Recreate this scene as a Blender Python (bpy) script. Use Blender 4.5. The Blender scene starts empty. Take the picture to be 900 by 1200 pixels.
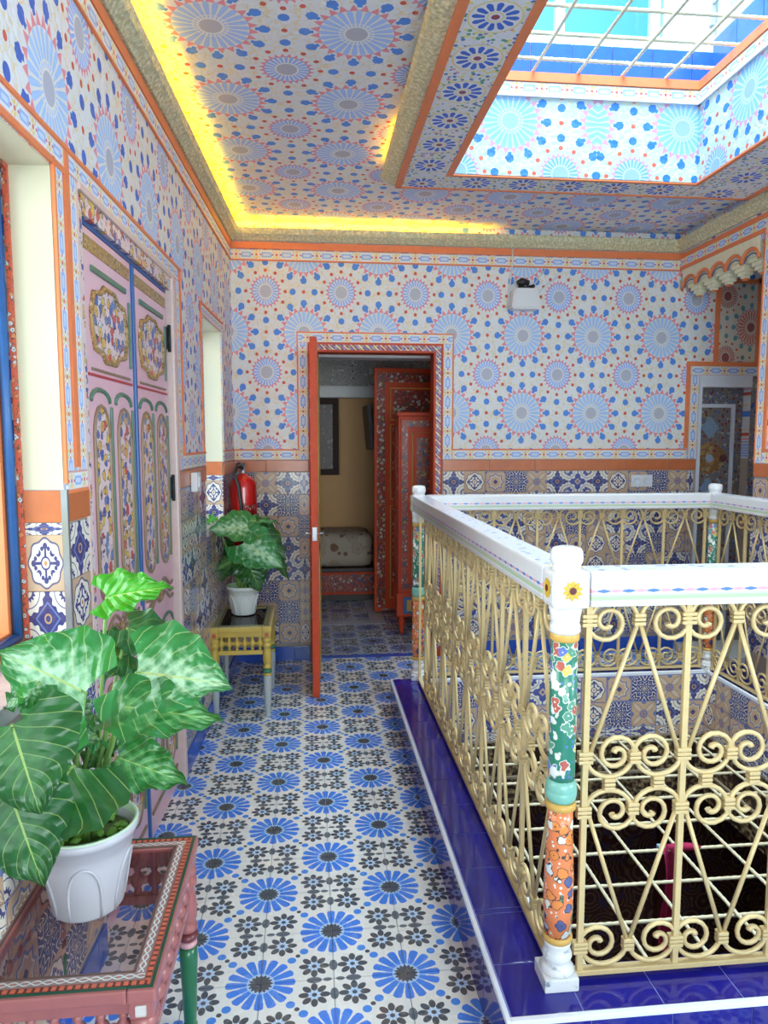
import bpy, bmesh, math, random
from mathutils import Vector, Matrix
random.seed(7)
SC = bpy.context.scene
COL = SC.collection
PI = math.pi

# ------------------------------------------------------------------ camera
cam_d = bpy.data.cameras.new('camera'); cam = bpy.data.objects.new('camera', cam_d); COL.objects.link(cam)
cam_d.sensor_fit = 'VERTICAL'; cam_d.sensor_height = 36.0; cam_d.sensor_width = 27.0
cam_d.lens = 850.0 / 1200.0 * 36.0
cam_d.clip_start = 0.05
cam.location = (0, 0, 1.51)
YAW, PITCH = math.radians(5.882), math.radians(5.644)
cam.rotation_euler = (PI / 2 - PITCH, 0, -YAW)
SC.camera = cam

# ------------------------------------------------------------------ world and exposure
SC.view_settings.view_transform = 'Standard'; SC.view_settings.look = 'None'
SC.view_settings.gamma = 1.0; SC.view_settings.use_curve_mapping = False
SC.view_settings.exposure = 1.25
W = bpy.data.worlds.new('sky'); SC.world = W; W.use_nodes = True
bg = W.node_tree.nodes['Background']; bg.inputs['Color'].default_value = (0.62, 0.83, 1.0, 1); bg.inputs['Strength'].default_value = 0.9
try:
    SC.cycles.max_bounces = 10; SC.cycles.diffuse_bounces = 6; SC.cycles.glossy_bounces = 4
    SC.cycles.transparent_max_bounces = 10; SC.cycles.sample_clamp_indirect = 6.0
    SC.cycles.caustics_reflective = False; SC.cycles.caustics_refractive = False
except Exception:
    pass

def area(name, loc, rot, sx, sy, power, color, spread=PI):
    l = bpy.data.lights.new(name, 'AREA'); l.shape = 'RECTANGLE'; l.size = sx; l.size_y = sy
    l.energy = power; l.color = color; l.spread = spread
    o = bpy.data.objects.new(name, l); COL.objects.link(o); o.location = loc; o.rotation_euler = rot
    return o
# daylight falling down the open light well, and through the left windows; then two added fill lamps
area('daylight_well', (1.38, 2.6, 5.6), (0, 0, 0), 1.9, 2.6, 100, (0.72, 0.90, 1.0), math.radians(130))
area('daylight_window_near', (-2.6, 1.10, 2.0), (0, -PI / 2 - 0.12, 0), 1.8, 1.8, 75, (1.0, 0.96, 0.90))
area('daylight_window_far', (-2.3, 4.10, 2.0), (0, -PI / 2 - 0.12, 0), 1.4, 1.2, 16, (1.0, 0.97, 0.92))
area('added_fill_behind', (0.7, -6.6, 2.2), (PI / 2, 0, 0), 6.0, 4.4, 380, (1.0, 0.95, 0.88))  # added fill lamp, shines in through an added opening behind the camera
area('added_fill_right', (6.5, -1.2, 2.4), (0, PI / 2 + 0.06, 0.35), 4.0, 3.4, 270, (1.0, 0.96, 0.91))  # added fill lamp to brighten the left wall through an added opening

# ------------------------------------------------------------------ object helpers
def link(name, data, parent=None, loc=(0, 0, 0), rot=(0, 0, 0), scale=(1, 1, 1)):
    o = bpy.data.objects.new(name, data); COL.objects.link(o)
    o.location = loc; o.rotation_euler = rot; o.scale = scale
    if parent is not None: o.parent = parent
    return o
def thing(name, label, cat, loc=(0, 0, 0), rot=(0, 0, 0), group=None):
    return tag(link(name, None, None, loc, rot), label, cat, group)
def tag(o, label=None, cat=None, group=None, kind=None):
    if label: o['label'] = label
    if cat: o['category'] = cat
    if group: o['group'] = group
    if kind: o['kind'] = kind
    return o
def mesh(name, bm, mats, smooth=False):
    me = bpy.data.meshes.new(name)
    bmesh.ops.recalc_face_normals(bm, faces=bm.faces)
    bm.to_mesh(me); bm.free()
    for m in (mats if isinstance(mats, (list, tuple)) else [mats]): me.materials.append(m)
    if smooth:
        for p in me.polygons: p.use_smooth = True
    return me
def obj(name, bm, mats, parent=None, loc=(0, 0, 0), rot=(0, 0, 0), smooth=False, scale=(1, 1, 1)):
    return link(name, mesh(name, bm, mats, smooth), parent, loc, rot, scale)
def BM(): return bmesh.new()
def box(bm, x0, x1, y0, y1, z0, z1, mi=0, bev=0):
    v = [bm.verts.new(c) for c in ((x0, y0, z0), (x1, y0, z0), (x1, y1, z0), (x0, y1, z0), (x0, y0, z1), (x1, y0, z1), (x1, y1, z1), (x0, y1, z1))]
    fs = [bm.faces.new([v[i] for i in f]) for f in ((3, 2, 1, 0), (4, 5, 6, 7), (0, 1, 5, 4), (1, 2, 6, 5), (2, 3, 7, 6), (3, 0, 4, 7))]
    for f in fs: f.material_index = mi
    if bev:
        es = list({e for f in fs for e in f.edges})
        bmesh.ops.bevel(bm, geom=es, offset=bev, segments=2, affect='EDGES', profile=0.6)
    return bm
def bx(*a, **k): return box(BM(), *a, **k)
def lathe(bm, prof, n=20, cx=0, cy=0, mi=0, caps=True):
    rings = []
    for r, z in prof:
        rings.append([bm.verts.new((cx + r * math.cos(2 * PI * k / n), cy + r * math.sin(2 * PI * k / n), z)) for k in range(n)])
    for a, b in zip(rings, rings[1:]):
        for k in range(n):
            f = bm.faces.new((a[k], a[(k + 1) % n], b[(k + 1) % n], b[k])); f.material_index = mi; f.smooth = True
    for r_, fl in ((rings[0], True), (rings[-1], False)) if caps else ():
        f = bm.faces.new(r_[::-1] if fl else r_); f.material_index = mi
    return bm
def tube(bm, pts, r, n=8, flat=None, mi=0):
    pts = [Vector(p) for p in pts]; rings = []
    up = None
    for i, p in enumerate(pts):
        t = (pts[min(i + 1, len(pts) - 1)] - pts[max(i - 1, 0)]).normalized()
        if up is None:
            up = Vector((0, 1, 0)) if abs(t.y) < 0.9 else Vector((1, 0, 0))
        a = (up - t * up.dot(t)).normalized(); up = a; b = t.cross(a)
        rr = r[i] if isinstance(r, (list, tuple)) else r
        rings.append([bm.verts.new(p + a * (rr * (flat or 1) * math.cos(2 * PI * k / n)) + b * (rr * math.sin(2 * PI * k / n))) for k in range(n)])
    for a, b in zip(rings, rings[1:]):
        for k in range(n):
            f = bm.faces.new((a[k], a[(k + 1) % n], b[(k + 1) % n], b[k])); f.smooth = True; f.material_index = mi
    for q in (rings[0][::-1], rings[-1]):
        f = bm.faces.new(q); f.material_index = mi
    return bm
def prism(bm, pts, axis, a, b, mi=0):
    """polygon pts (2D) swept along axis from a to b"""
    def P(u, v, w):
        return {'x': (w, u, v), 'y': (u, w, v), 'z': (u, v, w)}[axis]
    A = [bm.verts.new(P(u, v, a)) for u, v in pts]; B = [bm.verts.new(P(u, v, b)) for u, v in pts]
    n = len(pts)
    for k in range(n):
        f = bm.faces.new((A[k], A[(k + 1) % n], B[(k + 1) % n], B[k])); f.material_index = mi
    for q in (A[::-1], B):
        f = bm.faces.new(q); f.material_index = mi
    return bm

# ------------------------------------------------------------------ node expression helper
class G:
    """tiny expression builder over a material's node tree"""
    def __init__(s, name):
        s.m = bpy.data.materials.new(name); s.m.use_nodes = True; s.t = s.m.node_tree
        s.t.nodes.clear(); s.n = s.t.nodes; s.l = s.t.links
        s.out = s.n.new('ShaderNodeOutputMaterial')
    def node(s, typ, **k):
        nd = s.n.new(typ)
        for a, b in k.items(): setattr(nd, a, b)
        return nd
    def put(s, sock, v):
        if isinstance(v, V): v = v.s
        if hasattr(v, 'is_output'): s.l.new(v, sock)
        else: sock.default_value = v
    def m_(s, op, a, b=None, c=None):
        nd = s.n.new('ShaderNodeMath'); nd.operation = op
        s.put(nd.inputs[0], a)
        if b is not None: s.put(nd.inputs[1], b)
        if c is not None: s.put(nd.inputs[2], c)
        return V(s, nd.outputs[0])
    def pos(s):
        g = s.n.new('ShaderNodeNewGeometry'); x = s.n.new('ShaderNodeSeparateXYZ'); s.l.new(g.outputs['Position'], x.inputs[0])
        return [V(s, o) for o in x.outputs]
    def ob(s, which='Object'):
        g = s.n.new('ShaderNodeTexCoord'); x = s.n.new('ShaderNodeSeparateXYZ'); s.l.new(g.outputs[which], x.inputs[0])
        s.vec = g.outputs[which]
        return [V(s, o) for o in x.outputs]
    def vec3(s, x, y, z):
        c = s.n.new('ShaderNodeCombineXYZ')
        for i, v in enumerate((x, y, z)): s.put(c.inputs[i], v)
        return c.outputs[0]
    def noise(s, vec, scale, detail=2, rough=0.5):
        nd = s.n.new('ShaderNodeTexNoise'); s.l.new(vec, nd.inputs['Vector']); nd.inputs['Scale'].default_value = scale
        nd.inputs['Detail'].default_value = detail; nd.inputs['Roughness'].default_value = rough
        return V(s, nd.outputs[0])
    def voro(s, vec, scale, feature='F1', rnd=1.0):
        nd = s.n.new('ShaderNodeTexVoronoi'); nd.feature = feature; s.l.new(vec, nd.inputs['Vector'])
        nd.inputs['Scale'].default_value = scale; nd.inputs['Randomness'].default_value = rnd
        return nd
    def mix(s, f, a, b):
        nd = s.n.new('ShaderNodeMix'); nd.data_type = 'RGBA'
        s.put(nd.inputs[0], f)
        for i, v in ((6, a), (7, b)):
            if isinstance(v, tuple): nd.inputs[i].default_value = v if len(v) == 4 else (*v, 1)
            else: s.l.new(v, nd.inputs[i])
        return nd.outputs[2]
    def ramp(s, f, cols, const=True):
        nd = s.n.new('ShaderNodeValToRGB'); s.put(nd.inputs[0], f); cr = nd.color_ramp
        cr.interpolation = 'CONSTANT' if const else 'LINEAR'
        n = len(cols)
        for i, c in enumerate(cols):
            p = i / n if const else i / max(1, n - 1)
            e = cr.elements[i] if i < 2 else cr.elements.new(p)
            e.position = p; e.color = (*c, 1)
        return nd.outputs[0]
    def finish(s, col, rough=0.5, height=None, dist=0.003, metal=0, spec=0.5, coat=0, emit=None, estr=0):
        b = s.n.new('ShaderNodeBsdfPrincipled')
        if isinstance(col, tuple): b.inputs['Base Color'].default_value = (*col[:3], 1)
        else: s.l.new(col, b.inputs['Base Color'])
        s.put(b.inputs['Roughness'], rough); b.inputs['Metallic'].default_value = metal
        b.inputs['Specular IOR Level'].default_value = spec
        b.inputs['Coat Weight'].default_value = coat; b.inputs['Coat Roughness'].default_value = 0.05
        if emit: b.inputs['Emission Color'].default_value = (*emit, 1); b.inputs['Emission Strength'].default_value = estr
        if height is not None:
            u = s.n.new('ShaderNodeBump'); u.inputs['Strength'].default_value = 1.0; u.inputs['Distance'].default_value = dist
            s.put(u.inputs['Height'], height); s.l.new(u.outputs[0], b.inputs['Normal'])
        s.l.new(b.outputs[0], s.out.inputs[0]); s.bsdf = b
        return s.m
class V:
    def __init__(s, g, sock): s.g = g; s.s = sock
    def __add__(a, b): return a.g.m_('ADD', a, b)
    __radd__ = __add__
    def __sub__(a, b): return a.g.m_('SUBTRACT', a, b)
    def __rsub__(a, b): return a.g.m_('SUBTRACT', b, a)
    def __mul__(a, b): return a.g.m_('MULTIPLY', a, b)
    __rmul__ = __mul__
    def __truediv__(a, b): return a.g.m_('DIVIDE', a, b)
    def __lt__(a, b): return a.g.m_('LESS_THAN', a, b)
    def __gt__(a, b): return a.g.m_('GREATER_THAN', a, b)
    def abs(a): return a.g.m_('ABSOLUTE', a)
    def fract(a): return a.g.m_('FRACT', a)
    def floor(a): return a.g.m_('FLOOR', a)
    def sin(a): return a.g.m_('SINE', a)
    def cos(a): return a.g.m_('COSINE', a)
    def min(a, b): return a.g.m_('MINIMUM', a, b)
    def max(a, b): return a.g.m_('MAXIMUM', a, b)
def hyp(a, b): return a.g.m_('SQRT', a * a + b * b)
def atan2(a, b): return a.g.m_('ARCTAN2', a, b)
def near(v): return (v + 0.5).fract() - 0.5           # signed distance to the nearest integer
def petal(ang, n, off=0.0):                           # 0 on a petal's axis, 1 between two
    return ((ang * (n / (2 * PI)) + (off + 1000.5)).fract() - 0.5).abs() * 2.0

def plain(name, col, rough=0.5, noise=0.0, nscale=40, metal=0, spec=0.5, bump=0, coat=0):
    g = G(name)
    if noise or bump:
        g.ob(); n = g.noise(g.vec, nscale, 4)
        c = g.mix(n * 1.0, tuple(x * (1 - noise) for x in col), tuple(min(1, x * (1 + noise)) for x in col))
        return g.finish(c, rough, n if bump else None, bump or 0.001, metal, spec, coat)
    return g.finish(col, rough, None, 0, metal, spec, coat)
# ------------------------------------------------------------------ materials
WHITE = (0.83, 0.84, 0.84)
ORANGE = (0.86, 0.24, 0.085)
def star_plaster(name, ax, u0, v0, su, sv, ground=WHITE, petal_c=(0.30, 0.47, 0.86), finger=(0.10, 0.29, 0.80),
                 pink=(0.85, 0.30, 0.36), disc=(0.50, 0.53, 0.64), seam=None):
    """carved and painted plaster: big 24-petal rosettes on a lattice, small ones between, blue drops, red and yellow specks"""
    g = G(name); X = g.pos()
    if ax == 'left': u, v = X[1], X[2]
    else: u, v = X['xyz'.index(ax[0])], X['xyz'.index(ax[1])]
    if seam:
        side = u < seam[0]
        u = (u - u0) * side + (u - seam[1]) * (1.0 - side); u = u / su
    else: u = (u - u0) / su
    v = (v - v0) / sv
    fu, fv = near(u), near(v)
    r, a = hyp(fu, fv), atan2(fv, fu)
    gu, gv = near(u + 0.5), near(v + 0.5)
    q, b = hyp(gu, gv), atan2(gv, gu)
    p24 = petal(a, 24); s24 = petal(b, 24)
    big = ((p24 < 0.66) * (r > 0.125) * ((r + p24 * p24 * 0.075) < 0.272)).max((p24 < 0.42) * (r > 0.092) * (r < 0.118))
    small = (s24 < 0.60) * (q > 0.092) * ((q + s24 * s24 * 0.06) < 0.182)
    pk = ((1.0 - p24) < (0.325 - r) * 14.0) * (r > 0.262) * (r < 0.325)
    pk2 = ((1.0 - s24) < (0.215 - q) * 18.0) * (q > 0.168) * (q < 0.212)
    discs = (r < 0.078).max(q < 0.078)
    t = ((a * (12 / (2 * PI)) + 1000.5).fract() - 0.5) * (2 * PI / 12)
    w = t.abs() * r
    ball = hyp(r - 0.362, w) < ((t * 90.0).sin() * 0.003 + 0.041)
    stem = (w < 0.017) * (r > 0.300) * (r < 0.362)
    au, av = fu.abs(), fv.abs()
    blob = (hyp(au - 0.5, av - 0.145) < 0.040).max(hyp(au - 0.145, av - 0.5) < 0.040)
    blob = blob.max(ball).max(stem)
    t2 = ((b * (12 / (2 * PI)) + 1000.5).fract() - 0.5) * (2 * PI / 12)
    red = (hyp(q - 0.258, t2 * q) < 0.021).max(hyp(au - 0.5, av) < 0.022).max(hyp(au, av - 0.5) < 0.022)
    vv = g.voro(g.vec3(u, v, 0.0), 17.0)
    free = (r > 0.335) * (q > 0.225)
    ve = g.voro(g.vec3(u, v, 0.0), 15.0, 'DISTANCE_TO_EDGE'); edge = V(g, ve.outputs['Distance'])
    yel = ((V(g, vv.outputs['Distance']) < 0.25).max((edge < 0.045) * (g.noise(g.vec3(u, v, 1.0), 9.0, 1) > 0.48))) * free
    rel = (V(g, vv.outputs['Distance']) + edge * 2.0) * free
    c = g.mix(yel * 0.58, ground, (0.84, 0.66, 0.26))
    c = g.mix(red, c, (0.72, 0.12, 0.07))
    n = g.noise(g.vec3(u, v, 0.0), 3.0, 3)
    pc = g.mix(n, petal_c, tuple(min(1, k * 1.25) for k in petal_c))
    shade = ((1.0 - p24) * 0.5 + r * 1.2)
    c = g.mix(small, c, tuple(min(1, k * 1.15) for k in petal_c))
    c = g.mix(big, c, g.mix(shade, pc, tuple(min(1, k * 1.35 + 0.08) for k in petal_c)))
    c = g.mix(pk.max(pk2), c, pink)
    c = g.mix(discs, c, disc)
    c = g.mix(blob, c, finger)
    h = (1.0 - (big.max(small).max(discs).max(pk).max(pk2))) * 0.6 + blob * 0.7 + red * 0.7 + rel * 0.6
    return g.finish(c, 0.55, h, 0.004)

def band_mat(name, w, ground=(0.82, 0.84, 0.86)):
    """border strip: pale blue lozenges and yellow crossings; local x runs along it, local z across"""
    g = G(name); x, y, z = g.ob()
    u = near(x / (w * 2.1)) * 2.1; v = z / w
    au, av = u.abs(), v.abs()
    loz = (au + av * 0.6 < 0.62) * (av < 0.27)
    core = (au + av * 0.9 < 0.40) * (av < 0.13)
    k = near(x / (w * 2.1) + 0.5) * 2.1
    cross = ((k.abs() - av).abs() < 0.085) * (k.abs() < 0.42)
    dot = (hyp(k, v) < 0.12).max(hyp(k.abs() - 0.40, v) < 0.09)
    yel = (hyp(k, av - 0.30) < 0.12)
    edge = av > 0.46
    c = g.mix(loz, ground, (0.36, 0.52, 0.86)); c = g.mix(core, c, (0.66, 0.76, 0.93))
    c = g.mix(cross, c, (0.84, 0.70, 0.34)); c = g.mix(yel, c, (0.85, 0.64, 0.16)); c = g.mix(dot, c, (0.72, 0.14, 0.14))
    c = g.mix(edge, c, (0.80, 0.42, 0.34))
    return g.finish(c, 0.5, loz * -0.5 + cross * 0.4, 0.002)

def rosette_band(name):
    """band round the skylight: dark blue 12-petal rosettes every 0.25 m; local x along, y across"""
    g = G(name); x, y, z = g.ob()
    u = near(x / 0.25) * 0.25; v = y
    r, a = hyp(u, v), atan2(v, u); p = petal(a, 12)
    pet = (p < 0.66) * (r > 0.034) * ((r + p * p * 0.025) < 0.077)
    ring = ((r - 0.087).abs() < 0.0035).max(((r - 0.026).abs() < 0.003))
    vv = g.voro(g.vec3(x, y, 0.0), 58.0)
    d = V(g, vv.outputs['Distance']); far_ = r > 0.092
    cell = V(g, vv.outputs['Color'])
    pc = g.ramp(cell, [(0.80, 0.22, 0.34), (0.72, 0.74, 0.80), (0.10, 0.20, 0.55), (0.80, 0.72, 0.25), (0.12, 0.36, 0.26), (0.80, 0.80, 0.82), (0.80, 0.35, 0.42)])
    c = g.mix((d < 0.47) * far_, (0.80, 0.79, 0.80), pc)
    c = g.mix(pet, c, (0.05, 0.15, 0.62)); c = g.mix(ring, c, (0.80, 0.66, 0.30)); c = g.mix(r < 0.014, c, (0.30, 0.06, 0.10))
    return g.finish(c, 0.5, 1.0 - pet - (d < 0.47) * far_ * 0.5, 0.003)

def floor_mat(name, dark=(0.06, 0.07, 0.09), blue=(0.045, 0.22, 0.80), pale=(0.38, 0.60, 0.88), white=(0.82, 0.81, 0.76), x0=0.055, y0=2.11, px=0.2045, py=0.2015):
    g = G(name); X = g.pos()
    u = (X[0] - x0) / px; v = (X[1] - y0) / py
    # even lattice corners carry the big star, odd corners four small flowers
    s, d = (u + v) * 0.5, (u - v) * 0.5
    ns, nd = near(s), near(d)                       # star at integer (s, d)
    fu, fv = ns + nd, ns - nd
    r, a = hyp(fu, fv), atan2(fv, fu); p = petal(a, 16)
    w = p * r * (PI / 16)
    star = (w < 0.060) * (r > 0.19) * ((r + w * w * 6.0) < 0.475) * (p < 0.80)
    fan = (r > 0.13) * (r < 0.30 - p * 0.02)
    core = r < (0.175 - p * 0.045)
    # odd corners
    os_, od = near(s + 0.5), near(d + 0.5)
    ou, ov = os_ + od, os_ - od
    au, av = ou.abs() - 0.27, ov.abs() - 0.27
    q, b = hyp(au, av), atan2(av, au); p8 = petal(b, 8)
    w8 = p8 * q * (PI / 8)
    fl = ((q - 0.145) * (q - 0.145) / (0.068 * 0.068) + w8 * w8 / (0.047 * 0.047)) < 1.0
    in8 = (q < 0.105 - p8 * 0.0) * (p8 > 0.35); pale8 = (q < 0.108) ; dot = q < 0.034
    far_ = r > 0.49
    # half leaves on the tile edges near odd corners, and the blue drops on the diagonals
    ex = (hyp((ou.abs() - 0.27) / 1.0, ov / 0.55) < 0.105).max(hyp((ov.abs() - 0.27), ou / 0.55) < 0.105)
    e2 = (hyp((ou.abs() - 0.09), (ov.abs() - 0.0) / 0.6) < 0.06)
    cu, cv = (fu.abs() - 0.5), (fv.abs() - 0.5)
    drop = hyp(fu.abs() - 0.415, fv.abs() - 0.415) < 0.062
    knot = hyp(cu, cv) < 0.035
    c = g.mix(fan, white, pale); c = g.mix(star, c, blue); c = g.mix(core, c, dark)
    c = g.mix(pale8 * (p8 < 0.8), c, pale); c = g.mix(fl, c, dark); c = g.mix(dot, c, dark)
    c = g.mix(ex * far_, c, (0.12, 0.14, 0.17)); c = g.mix(e2, c, (0.16, 0.18, 0.21))
    c = g.mix(drop, c, (0.05, 0.25, 0.78)); c = g.mix(knot, c, dark)
    nz = g.noise(g.vec3(X[0], X[1], X[2]), 9.0, 5, 0.6)
    c = g.mix(nz * 0.13, c, (0.42, 0.43, 0.46))
    rough = 0.16 + nz * 0.22
    return g.finish(c, rough, None, 0.001, spec=0.5)

def tile_mats():
    """designs of the 15 cm wall tiles, in each tile's own local x / z"""
    NAVY, BEI, CRM, MID = (0.020, 0.035, 0.21), (0.60, 0.41, 0.27), (0.84, 0.80, 0.70), (0.12, 0.20, 0.46)
    H = 0.0725; out = []
    def start(n):
        g = G(n); x, y, z = g.ob(); u, v = x / H, z / H
        return g, u, v, hyp(u, v), atan2(v, u)
    def fin(g, c, u, v):
        n = g.noise(g.vec, 60, 3)
        c = g.mix(n * 0.20, c, (0.60, 0.44, 0.32))
        return g.finish(c, 0.18, None, 0, spec=0.5)
    # A: lobed white medallion with navy cross
    g, u, v, r, a = start('tile_medallion')
    lobe = (a * 8.0).cos() * 0.045
    c = g.mix(r < 0.90 + lobe, BEI, (0.10, 0.10, 0.20)); c = g.mix(r < 0.82 + lobe, c, CRM)
    au, av = u.abs(), v.abs(); mx, mn = au.max(av), au.min(av)
    fle = (hyp(mx - 0.62, mn) < 0.12).max(hyp(mx - 0.52, mn - 0.17) < 0.085).max((mn < 0.055) * (mx > 0.2) * (mx < 0.62))
    ds = (au - av).abs(); dg = (hyp(au - 0.36, av - 0.36) < 0.13) * (hyp(au - 0.44, av - 0.44) > 0.11)
    c = g.mix(fle, c, NAVY); c = g.mix(dg, c, NAVY); c = g.mix((r - 0.22).abs() < 0.035, c, NAVY); c = g.mix(r < 0.09, c, (0.60, 0.26, 0.12))
    out.append(fin(g, c, u, v))
    # B: beige with a blue star outline
    g, u, v, r, a = start('tile_star')
    au, av = u.abs(), v.abs(); rr = au.max(av).min((au + av) * 0.7071)
    k = 0.56
    c = g.mix((rr - k).abs() < 0.045, BEI, MID); c = g.mix((rr - k + 0.10).abs() < 0.022, c, CRM)
    c = g.mix((u.abs() + v.abs()) < 0.24, c, NAVY); c = g.mix(hyp(u.abs() - 1.0, v.abs() - 1.0) < 0.22, c, NAVY)
    c = g.mix(((u.abs() - 0.95).abs() < 0.03).max((v.abs() - 0.95).abs() < 0.03), c, MID)
    out.append(fin(g, c, u, v))
    # C: navy with cream corner scrolls and a diamond
    g, u, v, r, a = start('tile_diamond')
    au, av = u.abs(), v.abs(); cr = hyp(1.0 - au, 1.0 - av)
    scl = ((cr - 0.60).abs() < 0.24 + (atan2(1.0 - av, 1.0 - au) * 14.0).sin() * 0.05)
    c = g.mix(scl, NAVY, CRM); c = g.mix(cr < 0.22, c, (0.70, 0.66, 0.60)); c = g.mix((cr - 0.62).abs() < 0.02, c, NAVY)
    dm = au + av
    c = g.mix(dm < 0.66, c, MID); c = g.mix(dm < 0.56, c, NAVY); c = g.mix((r - 0.16).abs() < 0.035, c, (0.60, 0.36, 0.16))
    out.append(fin(g, c, u, v))
    # D: beige quatrefoil
    g, u, v, r, a = start('tile_quatrefoil')
    au, av = u.abs(), v.abs()
    q = hyp(au - 0.48, av - 0.48)
    ds = (au - av).abs(); lf = (((au + av) * (PI / 2)).sin() * 0.30); c = g.mix(ds < lf, BEI, (0.72, 0.60, 0.45)); c = g.mix((ds - lf).abs() < 0.035, c, (0.22, 0.16, 0.18)); c = g.mix((ds - lf * 0.45).abs() < 0.03, c, (0.45, 0.30, 0.20))
    p8 = petal(a, 8); c = g.mix(r < 0.40 - p8 * 0.17, c, MID); c = g.mix((r - 0.16).abs() < 0.04, c, (0.58, 0.26, 0.14))
    c = g.mix((hyp(au - 1.0, av) < 0.2).max(hyp(au, av - 1.0) < 0.2), c, MID)
    out.append(fin(g, c, u, v))
    # E: dense white filigree on navy
    g, u, v, r, a = start('tile_filigree')
    au, av = u.abs(), v.abs()
    f = (((r * 11.0) + (a * 8.0).cos() * 1.3).sin()).abs() < 0.36
    cr = hyp(1.0 - au, 1.0 - av); f2 = (((cr * 10.0) + (atan2(1.0 - av, 1.0 - au) * 8.0).cos() * 1.2).sin()).abs() < 0.40
    inner = r < 0.62
    c = g.mix(f * inner, NAVY, CRM); c = g.mix(f2 * (1.0 - inner), c, CRM); c = g.mix((r - 0.64).abs() < 0.03, c, MID)
    c = g.mix(r < 0.10, c, (0.60, 0.5, 0.3))
    out.append(fin(g, c, u, v))
    # F: lighter blue acanthus
    g, u, v, r, a = start('tile_acanthus')
    au, av = u.abs(), v.abs(); cr = hyp(1.0 - au, 1.0 - av)
    scl = ((cr - 0.70).abs() < 0.20 + (atan2(1.0 - av, 1.0 - au) * 10.0).sin() * 0.07)
    c = g.mix(scl, (0.04, 0.08, 0.36), CRM); c = g.mix((cr - 0.70).abs() < 0.03, c, MID); c = g.mix(cr < 0.18, c, CRM)
    c = g.mix((au + av) < 0.34, c, (0.55, 0.42, 0.35)); c = g.mix(r < 0.1, c, NAVY)
    out.append(fin(g, c, u, v))
    return out

def floral(name, base, cols, scale=26.0, thr=0.42, line=(0.03, 0.03, 0.04), rough=0.4, linew=0.07, seed=0.0, leaf=None, coat=0.0):
    """hand painted flowers: petalled blossoms on voronoi cells with a dark contour"""
    g = G(name); x, y, z = g.ob(); vec = g.vec3(x + seed, y + seed * 0.7, z)
    v1 = g.voro(vec, scale); d = V(g, v1.outputs['Distance']); cell = V(g, v1.outputs['Color'])
    v2 = g.voro(vec, scale * 2.3); d2 = V(g, v2.outputs['Distance']); c2 = V(g, v2.outputs['Color'])
    wob = (d2 - 0.35) * 0.35
    pc = g.ramp(cell, cols)
    c = g.mix((d2 < 0.30) * (c2 > 0.35), base, leaf or cols[0])
    c = g.mix((d + wob) < thr + linew, c, line); c = g.mix((d + wob) < thr, c, pc); c = g.mix(d < 0.10, c, line)
    return g.finish(c, rough, ((d + wob) < thr) * 0.4, 0.001, coat=coat)

def guilloche(name, w, base, line, axis='x', edge=None, period=2.2):
    g = G(name); X = g.ob(); u = X['xyz'.index(axis)] / (w * period) ; v = X[1 if axis == 'x' else 0] / w
    s = (u * (2 * PI)).sin() * 0.26
    c = g.mix(((v - s).abs() < 0.085).max((v + s).abs() < 0.085), base, line)
    c = g.mix((hyp(near(u * 2.0 + 0.5) * 1.1, v) < 0.10), c, (0.75, 0.2, 0.18))
    if edge: c = g.mix(v.abs() > 0.43, c, edge)
    return g.finish(c, 0.3, None, 0, coat=0.3)

def glass_mat(name, tint=(0.9, 0.95, 0.95), ior=1.45, amt=1.0):
    g = G(name); fr = g.node('ShaderNodeFresnel'); fr.inputs['IOR'].default_value = ior
    t = g.node('ShaderNodeBsdfTransparent'); t.inputs[0].default_value = (*tint, 1)
    s = g.node('ShaderNodeBsdfGlossy'); s.inputs['Roughness'].default_value = 0.02
    ge = g.node('ShaderNodeNewGeometry'); m = g.node('ShaderNodeMixShader'); g.put(m.inputs[0], V(g, fr.outputs[0]) * (1.0 - V(g, ge.outputs['Backfacing'])) * amt)
    g.l.new(t.outputs[0], m.inputs[1]); g.l.new(s.outputs[0], m.inputs[2]); g.l.new(m.outputs[0], g.out.inputs[0])
    return g.m
def emit_mat(name, col, s):
    g = G(name); e = g.node('ShaderNodeEmission'); e.inputs[0].default_value = (*col, 1); e.inputs[1].default_value = s
    g.l.new(e.outputs[0], g.out.inputs[0]); return g.m

M = {}
M['wall_far'] = star_plaster('plaster_stars_far', 'xz', 1.46, 2.22, 0.495, 0.522)
M['wall_left'] = star_plaster('plaster_stars_left', 'left', 1.93, 2.36, 0.47, 0.50, finger=(0.07, 0.16, 0.62))
M['ceiling'] = star_plaster('plaster_stars_ceiling', 'xy', 0.18, 2.68, 0.50, 0.535, petal_c=(0.30, 0.44, 0.80), disc=(0.50, 0.50, 0.58))
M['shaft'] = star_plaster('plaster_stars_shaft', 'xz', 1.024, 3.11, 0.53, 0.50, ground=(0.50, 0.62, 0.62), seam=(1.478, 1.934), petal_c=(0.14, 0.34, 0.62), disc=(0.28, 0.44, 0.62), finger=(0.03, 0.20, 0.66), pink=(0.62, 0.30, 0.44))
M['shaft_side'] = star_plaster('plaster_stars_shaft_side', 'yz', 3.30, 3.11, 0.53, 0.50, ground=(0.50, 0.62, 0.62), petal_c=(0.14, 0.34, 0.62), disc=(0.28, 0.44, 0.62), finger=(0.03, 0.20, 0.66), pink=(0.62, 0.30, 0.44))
M['alcove'] = star_plaster('plaster_red_stars', 'xz', 3.10, 2.30, 0.36, 0.42, petal_c=(0.50, 0.13, 0.09), finger=(0.16, 0.36, 0.40), ground=(0.72, 0.68, 0.58), pink=(0.62, 0.30, 0.30), disc=(0.35, 0.10, 0.08))
M['orange'] = plain('orange_paint', ORANGE, 0.5, 0.10, 30)
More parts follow.
